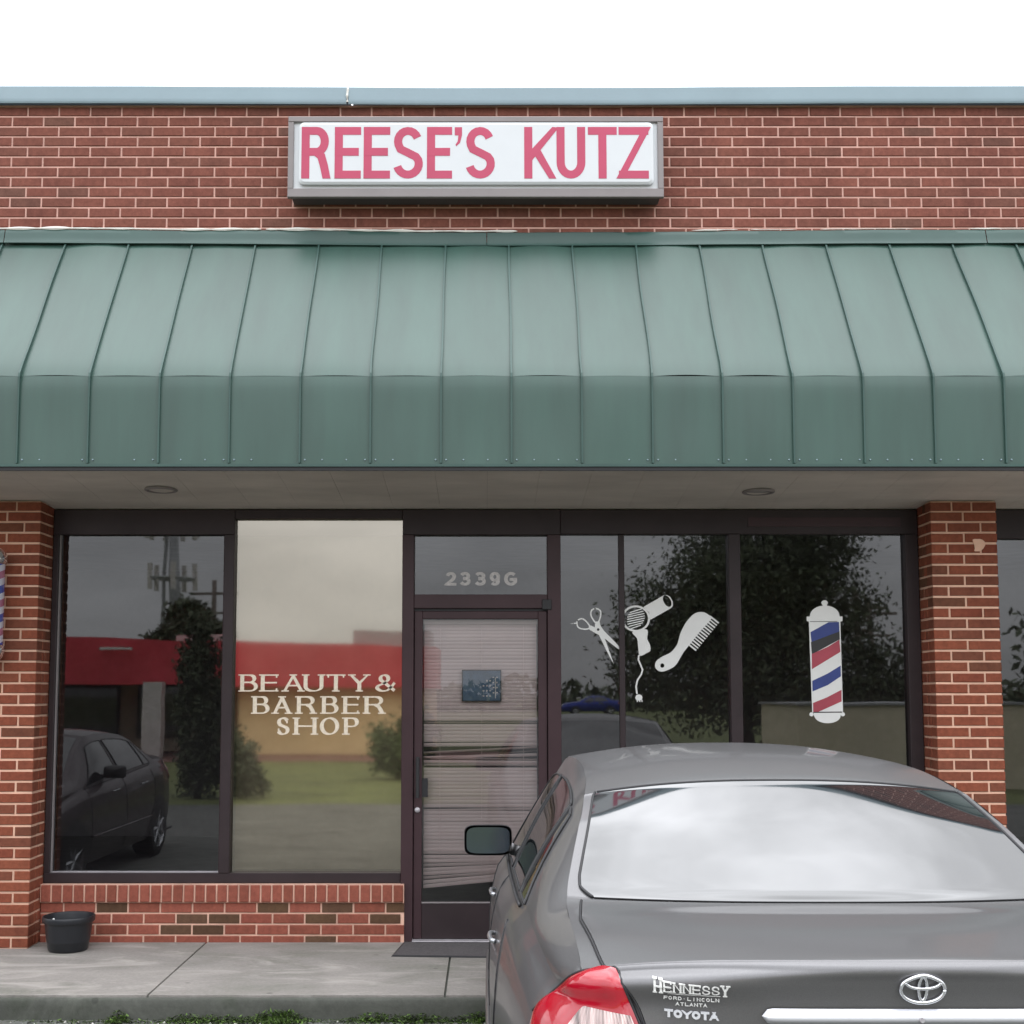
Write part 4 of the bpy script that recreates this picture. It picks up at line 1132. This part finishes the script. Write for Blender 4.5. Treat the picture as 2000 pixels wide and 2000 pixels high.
def nrm(fn, a, b, da, db):
    p0 = Vector(fn(a - da, b)); p1 = Vector(fn(a + da, b)); q0 = Vector(fn(a, b - db)); q1 = Vector(fn(a, b + db))
    n = (p1 - p0).cross(q1 - q0)
    return n.normalized() if n.length > 1e-9 else Vector((0, 0, 1))
CXc, CYc = .915, -5.50
def W(p): return (CXc + p[1], CYc + p[0], p[2] - .12)
def topw(r, t, off=0.0):
    p = Vector(top(r, t))
    if off:
        n = nrm(top, max(.01, min(NR - .01, r)), t, .01, .01)
        c = Vector((2.2, 0, .6)); 
        if n.dot(p - c) < 0: n = -n
        p = p + n * off
    return W(p)
def sidew(s, v, sgn, off=0.0):
    def fn(a, b): return side(a, b)
    p = Vector(side(s, v))
    if off:
        n = nrm(fn, max(.29, min(4.71, s)), max(.01, min(.99, v)), .008, .008)
        if n.y < 0: n = -n
        p = p + n * off
    return W((p.x, p.y * sgn, p.z))
def resample(pts, n):
    out = []
    for i in range(n + 1):
        t = i / n * (len(pts) - 1); out.append(cr_spline(pts, t))
    return out
def make_car(paintm, label, name='parked_car', group=None):
    car = thing(name, label, 'car', (CXc, CYc + 2.4, -.12), group)
    # body shell: top strip and both sides in one mesh
    m = MB()
    rr = [i / 6 for i in range(NR * 6 + 1)]; nt_ = 40
    base = len(m.v)
    tt = [math.copysign(1 - (1 - abs(-1 + 2 * j / nt_)) ** 1.25, -1 + 2 * j / nt_) for j in range(nt_ + 1)]
    m.grid(lambda u, v: topw(rr[int(round(u * (len(rr) - 1)))], tt[int(round(v * nt_))]), len(rr) - 1, nt_)
    ns_ = 110; vv = [0, .03, .08, .15, .22, .29, .35, .38, .4, .42, .45, .49, .53, .56, .59, .62, .67, .73, .80, .87, .93, .97, 1]
    for sg_ in (-1, 1):
        m.grid(lambda u, v, sg_=sg_: sidew(.28 + (4.72 - .28) * u, vv[int(round(v * (len(vv) - 1)))], sg_), ns_, len(vv) - 1)
    body = m.build('body', paintm, car, smooth=True)
    bm = bmesh.new(); bm.from_mesh(body.data); bmesh.ops.remove_doubles(bm, verts=bm.verts, dist=.0012); bmesh.ops.recalc_face_normals(bm, faces=bm.faces); bm.to_mesh(body.data); bm.free()
    body.data.polygons.foreach_set('use_smooth', [True] * len(body.data.polygons))
    # underside
    m = MB(); m.box(CXc - .80, CXc + .80, CYc + .15, CYc + 4.68, .10, .125); m.build('underbody', M['dark'], car)
    # trunk lid: its own skin a little proud of the shell
    RL0, RL1 = 6.2, 16.12
    def tl(r):   # half width (as t) of the lid at row r
        u = lin([(6.2, .50), (9, .580), (10.5, .628), (12, .640), (13, .650), (15, .672), (16.12, .655)], r)
        return min(.97, u / cr_spline(ROWS, r)[3])
    m = MB(); nr_ = 150
    def lid(u, v):
        r = RL0 + (RL1 - RL0) * u; t = (2 * v - 1) * tl(r)
        return topw(r, t, .006)
    m.grid(lid, nr_, 36)
    lido = m.build('trunk_lid', paintm, car, smooth=True)
    for sg_ in (-1, 1):
        m = MB(); m.tube([topw(RL0 + (RL1 - RL0) * k / 60, sg_ * (tl(RL0 + (RL1 - RL0) * k / 60) + .006), .0025) for k in range(61)], .0036, 6)
        m.build('panel_gap', M['dark'], car, smooth=True)
    # rear window and its seals
    GR0, GR1 = 16.35, 20.35
    def gl_t(r): return lin([(16.35, .895), (16.9, .945), (17.3, .952), (18.5, .948), (20.0, .945), (20.35, .935)], r)
    m = MB()
    m.grid(lambda u, v: topw(GR0 + (GR1 - GR0) * u, (2 * v - 1) * gl_t(GR0 + (GR1 - GR0) * u), .004), 60, 40)
    m.build('rear_window', M['glass_rear'], car, smooth=True)
    m = MB()
    for sg_ in (-1, 1):
        m.tube([topw(GR0 + (GR1 - GR0) * k / 40, sg_ * (gl_t(GR0 + (GR1 - GR0) * k / 40) + .006), .004) for k in range(41)], .0042, 6)
        m.build('rear_window_seal', M['dark'], car, smooth=True); m = MB()
    for r, q in ((GR0 - .02, .0018), (GR1 + .02, .0045)):
        m = MB(); m.tube([topw(r, (-1 + 2 * k / 30) * gl_t(r), .003) for k in range(31)], q, 6)
        m.build('rear_window_seal', M['dark'], car, smooth=True)
    # windscreen
    m = MB()
    m.grid(lambda u, v: topw(26.2 + 3.1 * u, (2 * v - 1) * .93, .004), 30, 24)
    m.build('windscreen', M['glass_side'], car, smooth=True)
    # side windows: belt line strip of glass cut by the pillars
    def vt(s): return .055 if s > 1.45 else .055 + (1.45 - s) * .20
    for sg_ in (-1, 1):
        for (s0, s1, s0t, s1t) in ((1.16, 1.40, 1.36, 1.44), (1.43, 2.22, 1.47, 2.24), (2.32, 3.22, 2.32, 2.78)):
            m = MB()
            def win(u, v, s0=s0, s1=s1, s0t=s0t, s1t=s1t, sg_=sg_):
                a = s0t + (s0 - s0t) * v; b_ = s1t + (s1 - s1t) * v
                s = a + (b_ - a) * u
                return sidew(s, .065 + (.385 - .065) * v, sg_, .004)
            m.grid(win, 20, 14)
            m.build('side_window', M['glass_side'], car, smooth=True)
            mm = MB(); ring = [win(k / 12, 0) for k in range(13)] + [win(1, k / 8) for k in range(1, 9)] + [win(1 - k / 12, 1) for k in range(1, 13)] + [win(0, 1 - k / 8) for k in range(1, 9)]
            mm.tube(ring, .005, 6); mm.build('window_seal', M['dark'], car, smooth=True)
        # belt moulding, side crease moulding, door gaps
        m = MB(); m.tube([sidew(.62 + 2.7 * k / 40, .405 + .10 * max(0, (1.2 - (.62 + 2.7 * k / 40))) , sg_, .005) for k in range(9, 41)], .006, 6); m.build('belt_moulding', M['dark'], car, smooth=True)
        m = MB()
        def vh(s, h):
            hb = belt(s); return .4 + .6 * (hb - h) / (hb - SILL)
        m.tube([sidew(s, vh(s, .50), sg_, .006) for s in [1.42 + 1.9 * k / 30 for k in range(31)]], .012, 6); m.build('side_moulding', paintm, car, smooth=True)
        for path in ([(1.30, 1.0), (1.22, .85), (1.25, .65), (1.45, .40), (1.50, .28)], [(2.27, 1.0), (2.27, .6), (2.27, .28)], [(3.30, .96), (3.32, .6), (3.30, .28)]):
            pts = resample(path, 16)
            m = MB(); m.tube([sidew(s, vh(s, min(h, belt(s))), sg_, .001) for s, h in pts], .0035, 5)
            m.build('door_gap', M['dark'], car, smooth=True)
        for s in (1.55, 2.50):
            m = MB(); c0 = [sidew(s + d, vh(s, .885), sg_, o) for d, o in ((0, .002), (.02, .016), (.10, .020), (.17, .016), (.19, .002))]
            m.tube(resample(c0, 14), .008, 8); m.build('door_handle', M['rim'], car, smooth=True)
        # wheels
        for s in (1.02, 3.74):
            m = MB(); hw = .905 * plan(s)
            n = 40; cyw = CYc + s; czw = .325 - .12
            y1 = CXc + sg_ * (hw - .015); y0 = CXc + sg_ * (hw - .22)
            # dark arch on the shell
            a_ = MB()
            ring = []
            for k in range(25):
                a = math.pi * k / 24; ring.append((s + .375 * math.cos(a), .325 + .375 * math.sin(a)))
            vs = []
            for f in (0.0, .5, 1.0):
                for (ss, hh) in ring:
                    q = (s + (ss - s) * f, .26 + (hh - .26) * f)
                    p = side_at(q[0], q[1]); vs.append(W((p[0], (p[1] + .004) * sg_, p[2])))
            a_.add(vs, [(f * 25 + k, f * 25 + k + 1, (f + 1) * 25 + k + 1, (f + 1) * 25 + k) for f in range(2) for k in range(24)])
            a_.build('wheel_arch', M['dark'], car, smooth=True, fix=False)
            m.lathe([(.20, y0), (.29, y0), (.318, y0 + sg_ * .02), (.325, y0 + sg_ * .05), (.325, y1 - sg_ * .03), (.315, y1), (.29, y1 + sg_ * .012), (.222, y1 + sg_ * .012)], 0, cyw, n, axis='X', cz=czw)
            wh = m.build('wheel', M['tyre'], car, smooth=True)
            m = MB(); m.lathe([(.222, y1 + sg_ * .010), (.215, y1 - sg_ * .01), (.19, y1 - sg_ * .02), (.001, y1 - sg_ * .018)], 0, cyw, n, axis='X', cz=czw)
            for k in range(7):
                a = 2 * math.pi * k / 7
                m.tube([(y1 - sg_ * .012, cyw, czw), (y1 - sg_ * .012, cyw + .205 * math.cos(a), czw + .205 * math.sin(a))], .020, 6)
            m.build('rim', M['rim'], wh)
        # door mirror
        sm, hm = 2.72, 1.075
        um = CXc + sg_ * .908
        m = MB()
        def shell(u, v, sg_=sg_):
            # rounded box: u around, v front to back
            a = 2 * math.pi * u; e = .38
            cx = math.copysign(abs(math.cos(a)) ** e, math.cos(a)); sx = math.copysign(abs(math.sin(a)) ** e, math.sin(a))
            k = [1.0, 1.02, 1.0, .93, .75, .45, .02][int(round(v * 6))]; d = [-.008, .01, .03, .055, .075, .09, .095][int(round(v * 6))]
            return (um - sg_ * -.0 + .098 * k * cx, CYc + sm + d, hm - .12 + .062 * k * sx)
        m.grid(shell, 40, 6); mo = m.build('door_mirror', M['dark'] if paintm == M['paint_grey'] else paintm, car, smooth=True)
        m = MB(); pts = []
        for k in range(40):
            a = 2 * math.pi * k / 40; pts.append((um + .090 * math.copysign(abs(math.cos(a)) ** .42, math.cos(a)), hm - .12 + .054 * math.copysign(abs(math.sin(a)) ** .42, math.sin(a))))
        m.prism(pts, CYc + sm - .007, CYc + sm - .002); m.build('mirror_glass', M['glass_mirror'], mo)
        m = MB(); m.tube([(um - sg_ * .085, CYc + sm + .03, hm - .12 - .03), (CXc + sg_ * .80, CYc + sm + .05, hm - .12 - .045)], .024, 8); m.build('mirror_arm', paintm, mo, smooth=True)
        # tail lamp wrapping the corner: red above, clear ribbed below
        def corner_pt(h, w, off):
            wi = .62
            uin = lin([(.80, .50), (.99, .585), (1.06, .615), (1.115, .640)], h)
            tin = uin / cr_spline(ROWS, row_for_h(h, .85))[3]
            if w < wi:
                t = tin + (1.0 - tin) * (w / wi); r = row_for_h(h, t)
                return Vector(topw(r, -t, off))
            s = .28 + .15 * (w - wi) / (1 - wi)
            ue, he = edge(s); hh = min(h, he - .004); hb = belt(s)
            v = .4 * (he - hh) / (he - hb) if hh > hb else .4 + .6 * (hb - hh) / (hb - SILL)
            return Vector(sidew(s, v, -1, off))
        def htop(w): return smo([(0, 1.100), (.25, 1.096), (.45, 1.084), (.62, 1.058), (.8, 1.02), (1.0, .94)], w)
        def hbot(w): return lin([(0, .80), (.6, .79), (.85, .83), (1.0, .90)], w)
        def lamp(u, v, lo=None, hi=None):
            h0, h1 = hbot(u), htop(u)
            edge_d = min(u, 1 - u, v * .8, (1 - v) * .8)
            off = .004 + .012 * min(1, edge_d / .07)
            p = corner_pt(h0 + (h1 - h0) * v, u, off)
            if sg_ > 0: p.x = 2 * CXc - p.x
            return tuple(p)
        nu_, nv_ = 44, 34
        G_ = [[Vector(lamp(i / nu_, j / nv_)) for j in range(nv_ + 1)] for i in range(nu_ + 1)]
        for _ in range(14):      # relax the lens over the corner
            G_ = [[G_[i][j] if i in (0, nu_) else G_[i][j] * .5 + (G_[i - 1][j] + G_[i + 1][j]) * .25 for j in range(nv_ + 1)] for i in range(nu_ + 1)]
        lensf = lambda u, v: tuple(G_[int(round(u * nu_))][int(round(v * nv_))])
        m = MB(); m.grid(lensf, nu_, nv_); tlm = m.build('tail_light', M['lamp_red'], car, smooth=True)
        def clear(u, v):
            w = .03 + .53 * u
            h1 = .995 - .05 * max(0, (u - .82) / .18) ** 2; h0 = .82
            p = corner_pt(h0 + (h1 - h0) * v, w, .018 + .0022 * math.sin(u * 110) * (1 if v < .97 else 0))
            if sg_ > 0: p.x = 2 * CXc - p.x
            return tuple(p)
        m = MB(); m.grid(clear, 120, 16); m.build('reversing_lens', M['lamp_clear'], tlm, smooth=True)
        m = MB(); m.tube([G_[0][k] for k in range(nv_ + 1)] + [G_[k][nv_] for k in range(1, nu_ + 1)], .0035, 6); m.build('lamp_seal', M['dark'], tlm, smooth=True)
        # head lamp
        m = MB()
        m.grid(lambda u, v, sg_=sg_: topw(35.0 + 1.5 * v, sg_ * (.62 + .38 * u), .006), 14, 10); m.build('headlight', M['lamp_front'], car, smooth=True)
    # grille and front plate zone
    m = MB(); m.grid(lambda u, v: topw(35.2 + 1.2 * v, -.42 + .84 * u, .006), 20, 8); gr = m.build('grille', M['dark'], car, smooth=True)
    m = MB()
    for k in range(4): m.tube([topw(35.35 + .28 * k, -.42 + .84 * i / 16, .012) for i in range(17)], .006, 6)
    m.build('grille_bar', M['chrome'], gr, smooth=True)
    m = MB()
    m.tube([topw(4.2, -.97 + 1.94 * k / 30, .004) for k in range(31)], .008, 6); m.build('bumper_gap', M['dark'], car, smooth=True)
    return car, lido
car, lid = make_car(M['paint_grey'], 'charcoal grey four door sedan parked nose in at the kerb with its boot towards us')

# marks on the boot: emblem, garnish, lettering
def face_pt(x, h, off=.008):
    """point on the boot's rear face at world X and height h above the ground"""
    lo, hi = 6.3, 11.6
    for _ in range(28):
        mid = (lo + hi) / 2
        ue = cr_spline(ROWS, mid)[3]; t = (x - CXc) / ue
        if top(mid, t)[2] < h: lo = mid
        else: hi = mid
    ue = cr_spline(ROWS, lo)[3]
    return topw(lo, (x - CXc) / ue, off)
m = MB(); EX, EH_ = .914, 1.0750
def eltube(mb, cx, cz, rx, rz, r, a0=0, a1=360, n=40, off=.012):
    mb.tube([face_pt(cx + rx * math.cos(R(a0 + (a1 - a0) * k / n)), cz + rz * math.sin(R(a0 + (a1 - a0) * k / n)), off) for k in range(n + 1)], r, 8)
eltube(m, EX, EH_, .0460, .0295, .0043)
eltube(m, EX, EH_ + .0020, .0085, .0262, .0034)
eltube(m, EX, EH_ + .0165, .0370, .0145, .0035, 182, 358, off=.0135)
em = m.build('emblem', M['chrome'], lid, smooth=True, label='chrome oval emblem of interlocking ovals')
m = MB()
def garn(u, v):
    x = CXc - .335 + .67 * u
    e = min(1, (min(u, 1 - u) / .022)) ** .5
    h = 1.0150 + (v - .5) * .033 * e
    return face_pt(x, h, .010 + .016 * math.sin(math.pi * v) * e)
m.grid(garn, 60, 10); ga = m.build('trunk_garnish', M['white_chrome'], lid, smooth=True, label='bright satin bar across the boot')
def txt(rows, m_, nm, lab):
    o = MB()
    for text, xc, h0, hh, cw, t, serif, gap in rows:
        wid = len(text) * cw + (len(text) - 1) * gap
        x = xc - wid / 2
        for i, ch in enumerate(text):
            k = 1.0
            g2 = MB()
            big = serif and i in (0, len(text) - 1)
            glyph(g2, ch, x, h0 - (hh * .2 if big else 0), cw, hh * (1.35 if big else 1), t, 0, thin=(t * .55 if serif else None), pen=0, serif=serif, thick=.002)
            o.add(g2.v, g2.f, 0)
            x += cw + gap
    vs = []
    for (x, y, z) in o.v:
        p = Vector(face_pt(x, z, .0105)); p.y += min(y, .003) * 1.0
        vs.append(tuple(p))
    o.v = vs
    return o.build(nm, m_, lid, label=lab)
def hx(px, py): 
    x, z = un(px, py, CYc + .09); return x, z + .12
xa, za = hx(1283, 1930); xb, zb = hx(1426, 1918); xm = (xa + xb) / 2
h1 = hx(1350, 1941)[1]; h2 = hx(1350, 1925)[1]
txt([("HENNESSY", xm, h1, h2 - h1, .0165, .20, True, .0026)], M['white_vinyl'], 'dealer_lettering', 'raised white serif dealer name')
h1 = hx(1350, 1956)[1]; h2 = hx(1350, 1948.5)[1]
txt([("FORD.LINCOLN", xm, h1, h2 - h1, .0072, .20, False, .0022)], M['white_vinyl'], 'dealer_lettering', 'small white second line of the dealer name')
h3 = hx(1350, 1968)[1]; h4 = hx(1350, 1960.5)[1]
txt([("ATLANTA", xm, h3, h4 - h3, .0072, .20, False, .0020)], M['white_vinyl'], 'dealer_lettering', 'small white third line of the dealer name')
h5 = hx(1350, 1994)[1]; h6 = hx(1350, 1977.5)[1]
txt([("TOYOTA", xm, h5, h6 - h5, .0172, .30, False, .0008)], M['white_chrome'], 'maker_lettering', 'chunky raised maker name in chrome')
m = MB(); x1_, x2_ = hx(1310, 1944)[0], hx(1408, 1944)[0]; hh_ = hx(1350, 1944.5)[1]
m.tube([face_pt(x1_ + (x2_ - x1_) * k / 10, hh_, .008) for k in range(11)], .0006, 4); m.build('underline', M['white_vinyl'], lid)
# lock in the garnish
m = MB(); gx, _, gz = face_pt(un(1794, 1990, CYc + .08)[0], 1.014, .02)
gp = face_pt(un(1794, 1990, CYc + .08)[0], 1.013, .026)
m.lathe([(.0002, gp[1] - .004), (.005, gp[1] - .004), (.0068, gp[1] + .004)], gp[0], 0, 18, axis='Y', cz=gp[2]); m.build('trunk_lock', M['alu'], ga)

# the other cars, seen as reflections in the shop glass
def copy_tree(o, parent=None, swap=None):
    c = o.copy(); COL.objects.link(c)
    if parent: c.parent = parent
    if swap and c.type == 'MESH' and any(s.material in swap for s in c.material_slots):
        key = (o.data.name, tuple(sorted(v.name for v in swap.values())))
        if key not in _dc:
            d = o.data.copy()
            for i, mt in enumerate(d.materials):
                if mt in swap: d.materials[i] = swap[mt]
            _dc[key] = d
        c.data = _dc[key]
    for ch in list(o.children):
        if ch.name.split('.')[0] in ('emblem', 'dealer_lettering', 'maker_lettering', 'underline', 'trunk_lock'): continue
        copy_tree(ch, c, swap)
    return c
_dc = {}
c2 = copy_tree(car, None, {M['paint_grey']: M['paint_dark']})
c2.location = (-4.28, CYc + 2.4 - .55, -.12); c2.scale = (1, 1, .9); ORG[c2.name] = Vector(c2.location)
c2['label'] = 'dark maroon grey sedan reflected in the left window pane'
c3 = copy_tree(car, None, {M['paint_grey']: M['paint_blue']})
c3.location = (7.9, -88.0, -.12); c3.rotation_euler = (0, 0, R(86)); ORG[c3.name] = Vector(c3.location)
c3['label'] = 'blue car far across the road reflected in the right window'

# ---------------------------------------------------------------- across the car park: what the windows reflect
# building with the red canopy
rbld = thing('red_canopy_shop', 'low tan shop with a deep red canopy, mirrored in the left window', 'building', (-6, -26, -.12))
def rot(x, y):   # the far building stands a little askew
    return x, y
box_part('wall', M['tan_wall'], rbld, -6.6, -1.35, -26.6, -25.75, -.12, 2.4)
box_part('dark_wall', M['grey_wall'], rbld, -17.5, -6.62, -28.2, -27.9, -.12, 2.6)
m = MB(); m.add([(-17.5, -23.7, 1.86), (-1.3, -25.4, 1.64), (-1.3, -25.2, 2.74), (-17.5, -23.5, 3.10), (-17.5, -28.4, 1.86), (-1.3, -28.4, 1.64), (-1.3, -28.4, 2.74), (-17.5, -28.4, 3.10)],
                [(0, 1, 2, 3), (5, 4, 7, 6), (3, 2, 6, 7), (4, 5, 1, 0), (4, 0, 3, 7), (1, 5, 6, 2)])
m.build('canopy', M['red_roof'], rbld)
for x in (-14.5, -11.15, -8.52): box_part('column', M['white_wall'], rbld, x - .24, x + .24, -24.5, -24.1, -.12, 1.80 if x > -12 else 1.84)
for x0_, x1_ in ((-16.9, -13.8), (-13.2, -10.4), (-9.9, -7.2)):
    f_ = box_part('window', M['bronze'], rbld, x0_, x1_, -27.88, -27.80, .25, 1.75); pane('glass_pane', M['pane'], f_, x0_ + .08, x1_ - .08, .33, 1.67, y=-27.78)
box_part('fascia_light', M['white_vinyl'], rbld, -9.9, -9.1, -24.28, -24.2, 2.62, 2.68)
box_part('roof_unit', M['white_wall'], rbld, -8.2, -6.9, -26.6, -25.2, 2.76, 3.06)
box_part('roof_unit', M['steel'], rbld, -3.6, -1.5, -28.2, -26.0, 2.70, 3.20)
pth = MB(); pth.add([(-60, -27.8, -.118), (60, -27.8, -.118), (60, -22.6, -.118), (-60, -22.6, -.118)], [(0, 1, 2, 3)])
tag(pth.build('path', mat('brick red path', (.20, .10, .08), .9), fix=False), 'reddish path along the front of the far shop', 'path', kind='structure')
tb = thing('tan_building', 'plain greyish tan block mirrored low in the right window', 'building', (6.6, -15.5, -.12))
box_part('wall', M['grey_wall'], tb, 5.45, 9.4, -17.0, -14.0, -.12, 1.33)
box_part('roof', M['steel'], tb, 5.40, 9.45, -17.05, -13.95, 1.331, 1.37)
box_part('door', M['bronze'], tb, 7.6, 8.3, -14.0 + .002, -13.96, -.12, 1.2)

def tree(label, x, y, crown, hgt, trunk_r, leaf, n, seed, size=.16, group='trees beyond the car park', name='broadleaf_tree'):
    """crown: list of (dx, dy, z, rx, ry, rz) lobes"""
    rnd = random.Random(seed)
    t_ = thing(name, label, 'tree', (x, y, -.12), group)
    m = MB()
    m.tube([(x, y, -.2), (x + .05, y, hgt * .25), (x - .04, y + .03, hgt * .5), (x + .06, y, hgt * .75)], trunk_r, 9, r2=trunk_r * .35)
    for (dx, dy, z, rx, ry, rz) in crown:
        m.tube([(x, y, z * .45), (x + dx * .5, y + dy * .5, z * .75), (x + dx, y + dy, z)], trunk_r * .4, 6, r2=trunk_r * .1)
    m.build('trunk', M['bark'], t_, smooth=True)
    m = MB(); tot = sum(l[3] * l[4] * l[5] for l in crown) 
    for (dx, dy, z, rx, ry, rz) in crown:
        k = int(n * rx * ry * rz / tot)
        cl = []
        for _ in range(max(6, k // 38)):
            d = Vector((rnd.gauss(0, 1), rnd.gauss(0, 1), rnd.gauss(0, 1))).normalized() * (rnd.random() ** .45)
            cl.append(d)
        for _ in range(k):
            c = rnd.choice(cl); s = .20
            px_ = x + dx + rx * (c.x + rnd.gauss(0, s)); py_ = y + dy + ry * (c.y + rnd.gauss(0, s)); pz_ = z + rz * (c.z + rnd.gauss(0, s))
            if pz_ < -.1: continue
            a = Vector((rnd.gauss(0, 1), rnd.gauss(0, 1), rnd.gauss(0, 1))).normalized(); b_ = a.cross(Vector((rnd.gauss(0, 1), rnd.gauss(0, 1), rnd.gauss(0, 1)))).normalized()
            q = size * rnd.uniform(.6, 1.3); P = Vector((px_, py_, pz_))
            m.add([P - a * q, P + b_ * q * .45, P + a * q, P - b_ * q * .45], [(0, 1, 2, 3)])
    m.build('crown', leaf, t_, fix=False)
    return t_
tree('tall dark tree mirrored in the right window behind the barber pole decal', 7.2, -27, [(0, 0, 4.6, 2.2, 2, 1.7), (1.5, 0, 6.2, 2.0, 1.7, 1.6), (-1.7, 0, 3.4, 1.9, 1.6, 1.4), (1.7, 0, 3.6, 1.9, 1.6, 1.6), (0, 0, 2.2, 3.2, 2, 1.8), (.2, 0, 3.9, 1.7, 1.5, 2.2), (2.0, .3, 5.2, 1.0, 1.0, .9), (-2.9, .3, 2.2, 1.0, 1, 1.0), (2.6, .2, 1.4, 1.4, 1.2, 1.2)], 6.5, .26, M['leaf_a'], 60000, 1, .085)
tree('lower dark tree at the right edge of the right window reflection', 11.4, -27, [(0, 0, 1.5, 1.6, 1.2, 1.3), (-.8, 0, .9, 1.2, 1, .9)], 2.5, .14, M['leaf_a'], 6000, 2, .10)
tree('narrow dark evergreen mirrored at the right side of the leftmost pane', -4.62, -12.2, [(0, 0, .5, .34, .3, .6), (.03, 0, 1.2, .36, .3, .6), (0, 0, 1.9, .34, .3, .55), (-.03, 0, 2.45, .22, .2, .35), (.55, 0, .42, .36, .3, .48), (.85, .05, .15, .28, .25, .28)], 2.2, .07, M['leaf_a'], 15000, 3, .05, name='evergreen_tree')
tree('rounded tree rising over the red canopy beside the radio mast', -9.7, -33, [(0, 0, 3.7, .75, .8, .75), (.7, 0, 3.3, .55, .6, .6), (-.8, 0, 3.0, .55, .6, .5)], 4, .16, M['leaf_a'], 8000, 4, .12)
tree('bushy shrub mirrored at the right of the lettered pane', -1.75, -16.5, [(0, 0, .45, .5, .45, .5), (.4, 0, .75, .4, .4, .45)], .6, .05, M['leaf_b'], 5000, 6, .06, None, 'bush')
tree('tree mirrored in the neighbouring window at the far right', 16.5, -26, [(0, 0, 2.4, 2.0, 1.6, 1.6), (1.0, 0, 3.4, 1.6, 1.4, 1.2), (-1.0, 0, 1.4, 1.6, 1.4, 1.4)], 3.4, .2, M['leaf_a'], 4000, 9)
hd = MB(); rh = random.Random(12)
for _ in range(9000):
    x = rh.uniform(-80, 100); P = Vector((x, -104 + rh.uniform(-2, 2), rh.random() ** 1.3 * (2.6 + .9 * noise.noise((x * .15, 0, 0)) + .4 * noise.noise((x * .6, 2, 0))) - .1))
    a = Vector((rh.gauss(0, 1), rh.gauss(0, 1), rh.gauss(0, 1))).normalized(); b_ = a.cross(Vector((rh.gauss(0, 1), rh.gauss(0, 1), rh.gauss(0, 1)))).normalized(); q = rh.uniform(.3, .6)
    hd.add([P - a * q, P + b_ * q * .5, P + a * q, P - b_ * q * .5], [(0, 1, 2, 3)])
tag(hd.build('treeline', M['leaf_a'], fix=False), 'distant dark line of trees along the horizon in the reflections', 'trees', kind='stuff')

# radio mast and utility poles
tw = thing('radio_mast', 'grey mobile phone mast with antenna panels mirrored in the leftmost pane', 'radio mast', (-16.9, -60, -.12))
m = MB(); m.tube([(-16.7, -60, -.12), (-16.8, -60, 6), (-17.0, -60, 11.6)], .42, 10, r2=.2); m.build('mast', M['steel'], tw, smooth=True)
m = MB(); m.tube([(-17.6, -60, -.12), (-17.3, -60, 10.5)], .10, 6); m.build('cable_ladder', M['steel'], tw)
for z, r in ((10.4, 1.3), (7.6, 1.2)):
    m = MB()
    ring = [(-17 + r * math.cos(a), -60 + r * math.sin(a), z) for a in [k * math.pi / 9 for k in range(19)]]
    m.tube(ring, .05, 5)
    for k in range(6):
        a = k * math.pi / 3; m.tube([(-17, -60, z), (-17 + r * math.cos(a), -60 + r * math.sin(a), z)], .05, 5)
    m.build('platform', M['steel'], tw)
    for k in range(9 if z > 9 else 5):
        a = k * 2 * math.pi / (9 if z > 9 else 5)
        box_part('antenna', M['white_wall'], tw, -17 + r * math.cos(a) - .12, -17 + r * math.cos(a) + .12, -60 + r * math.sin(a) - .08, -60 + r * math.sin(a) + .08, z - .6, z + .8)
def upole(x, y, h, label):
    p = thing('utility_pole', label, 'utility pole', (x, y, -.12), 'wooden utility poles beyond the car park')
    m = MB(); m.tube([(x, y, -.2), (x, y, h)], .16, 8, r2=.11); m.build('pole', M['pole_wood'], p, smooth=True)
    m = MB(); m.box(x - 1.1, x + 1.1, y - .06, y + .06, h - .7, h - .58); m.box(x - .8, x + .8, y - .06, y + .06, h - 1.6, h - 1.5); m.build('crossarm', M['pole_wood'], p)
    m = MB(); m.lathe([(.0005, h - 2.6), (.2, h - 2.6), (.2, h - 1.9), (.0005, h - 1.85)], x + .3, y, 12); m.build('transformer', M['steel'], p, smooth=True)
upole(14.1, -40, 5.4, 'nearer wooden pole mirrored right of the barber pole decal')
upole(15.2, -42, 5.3, 'farther wooden pole with transformer mirrored near the right jamb')
upole(-12.55, -50, 6.7, 'thin pole mirrored in the leftmost pane right of the mast')
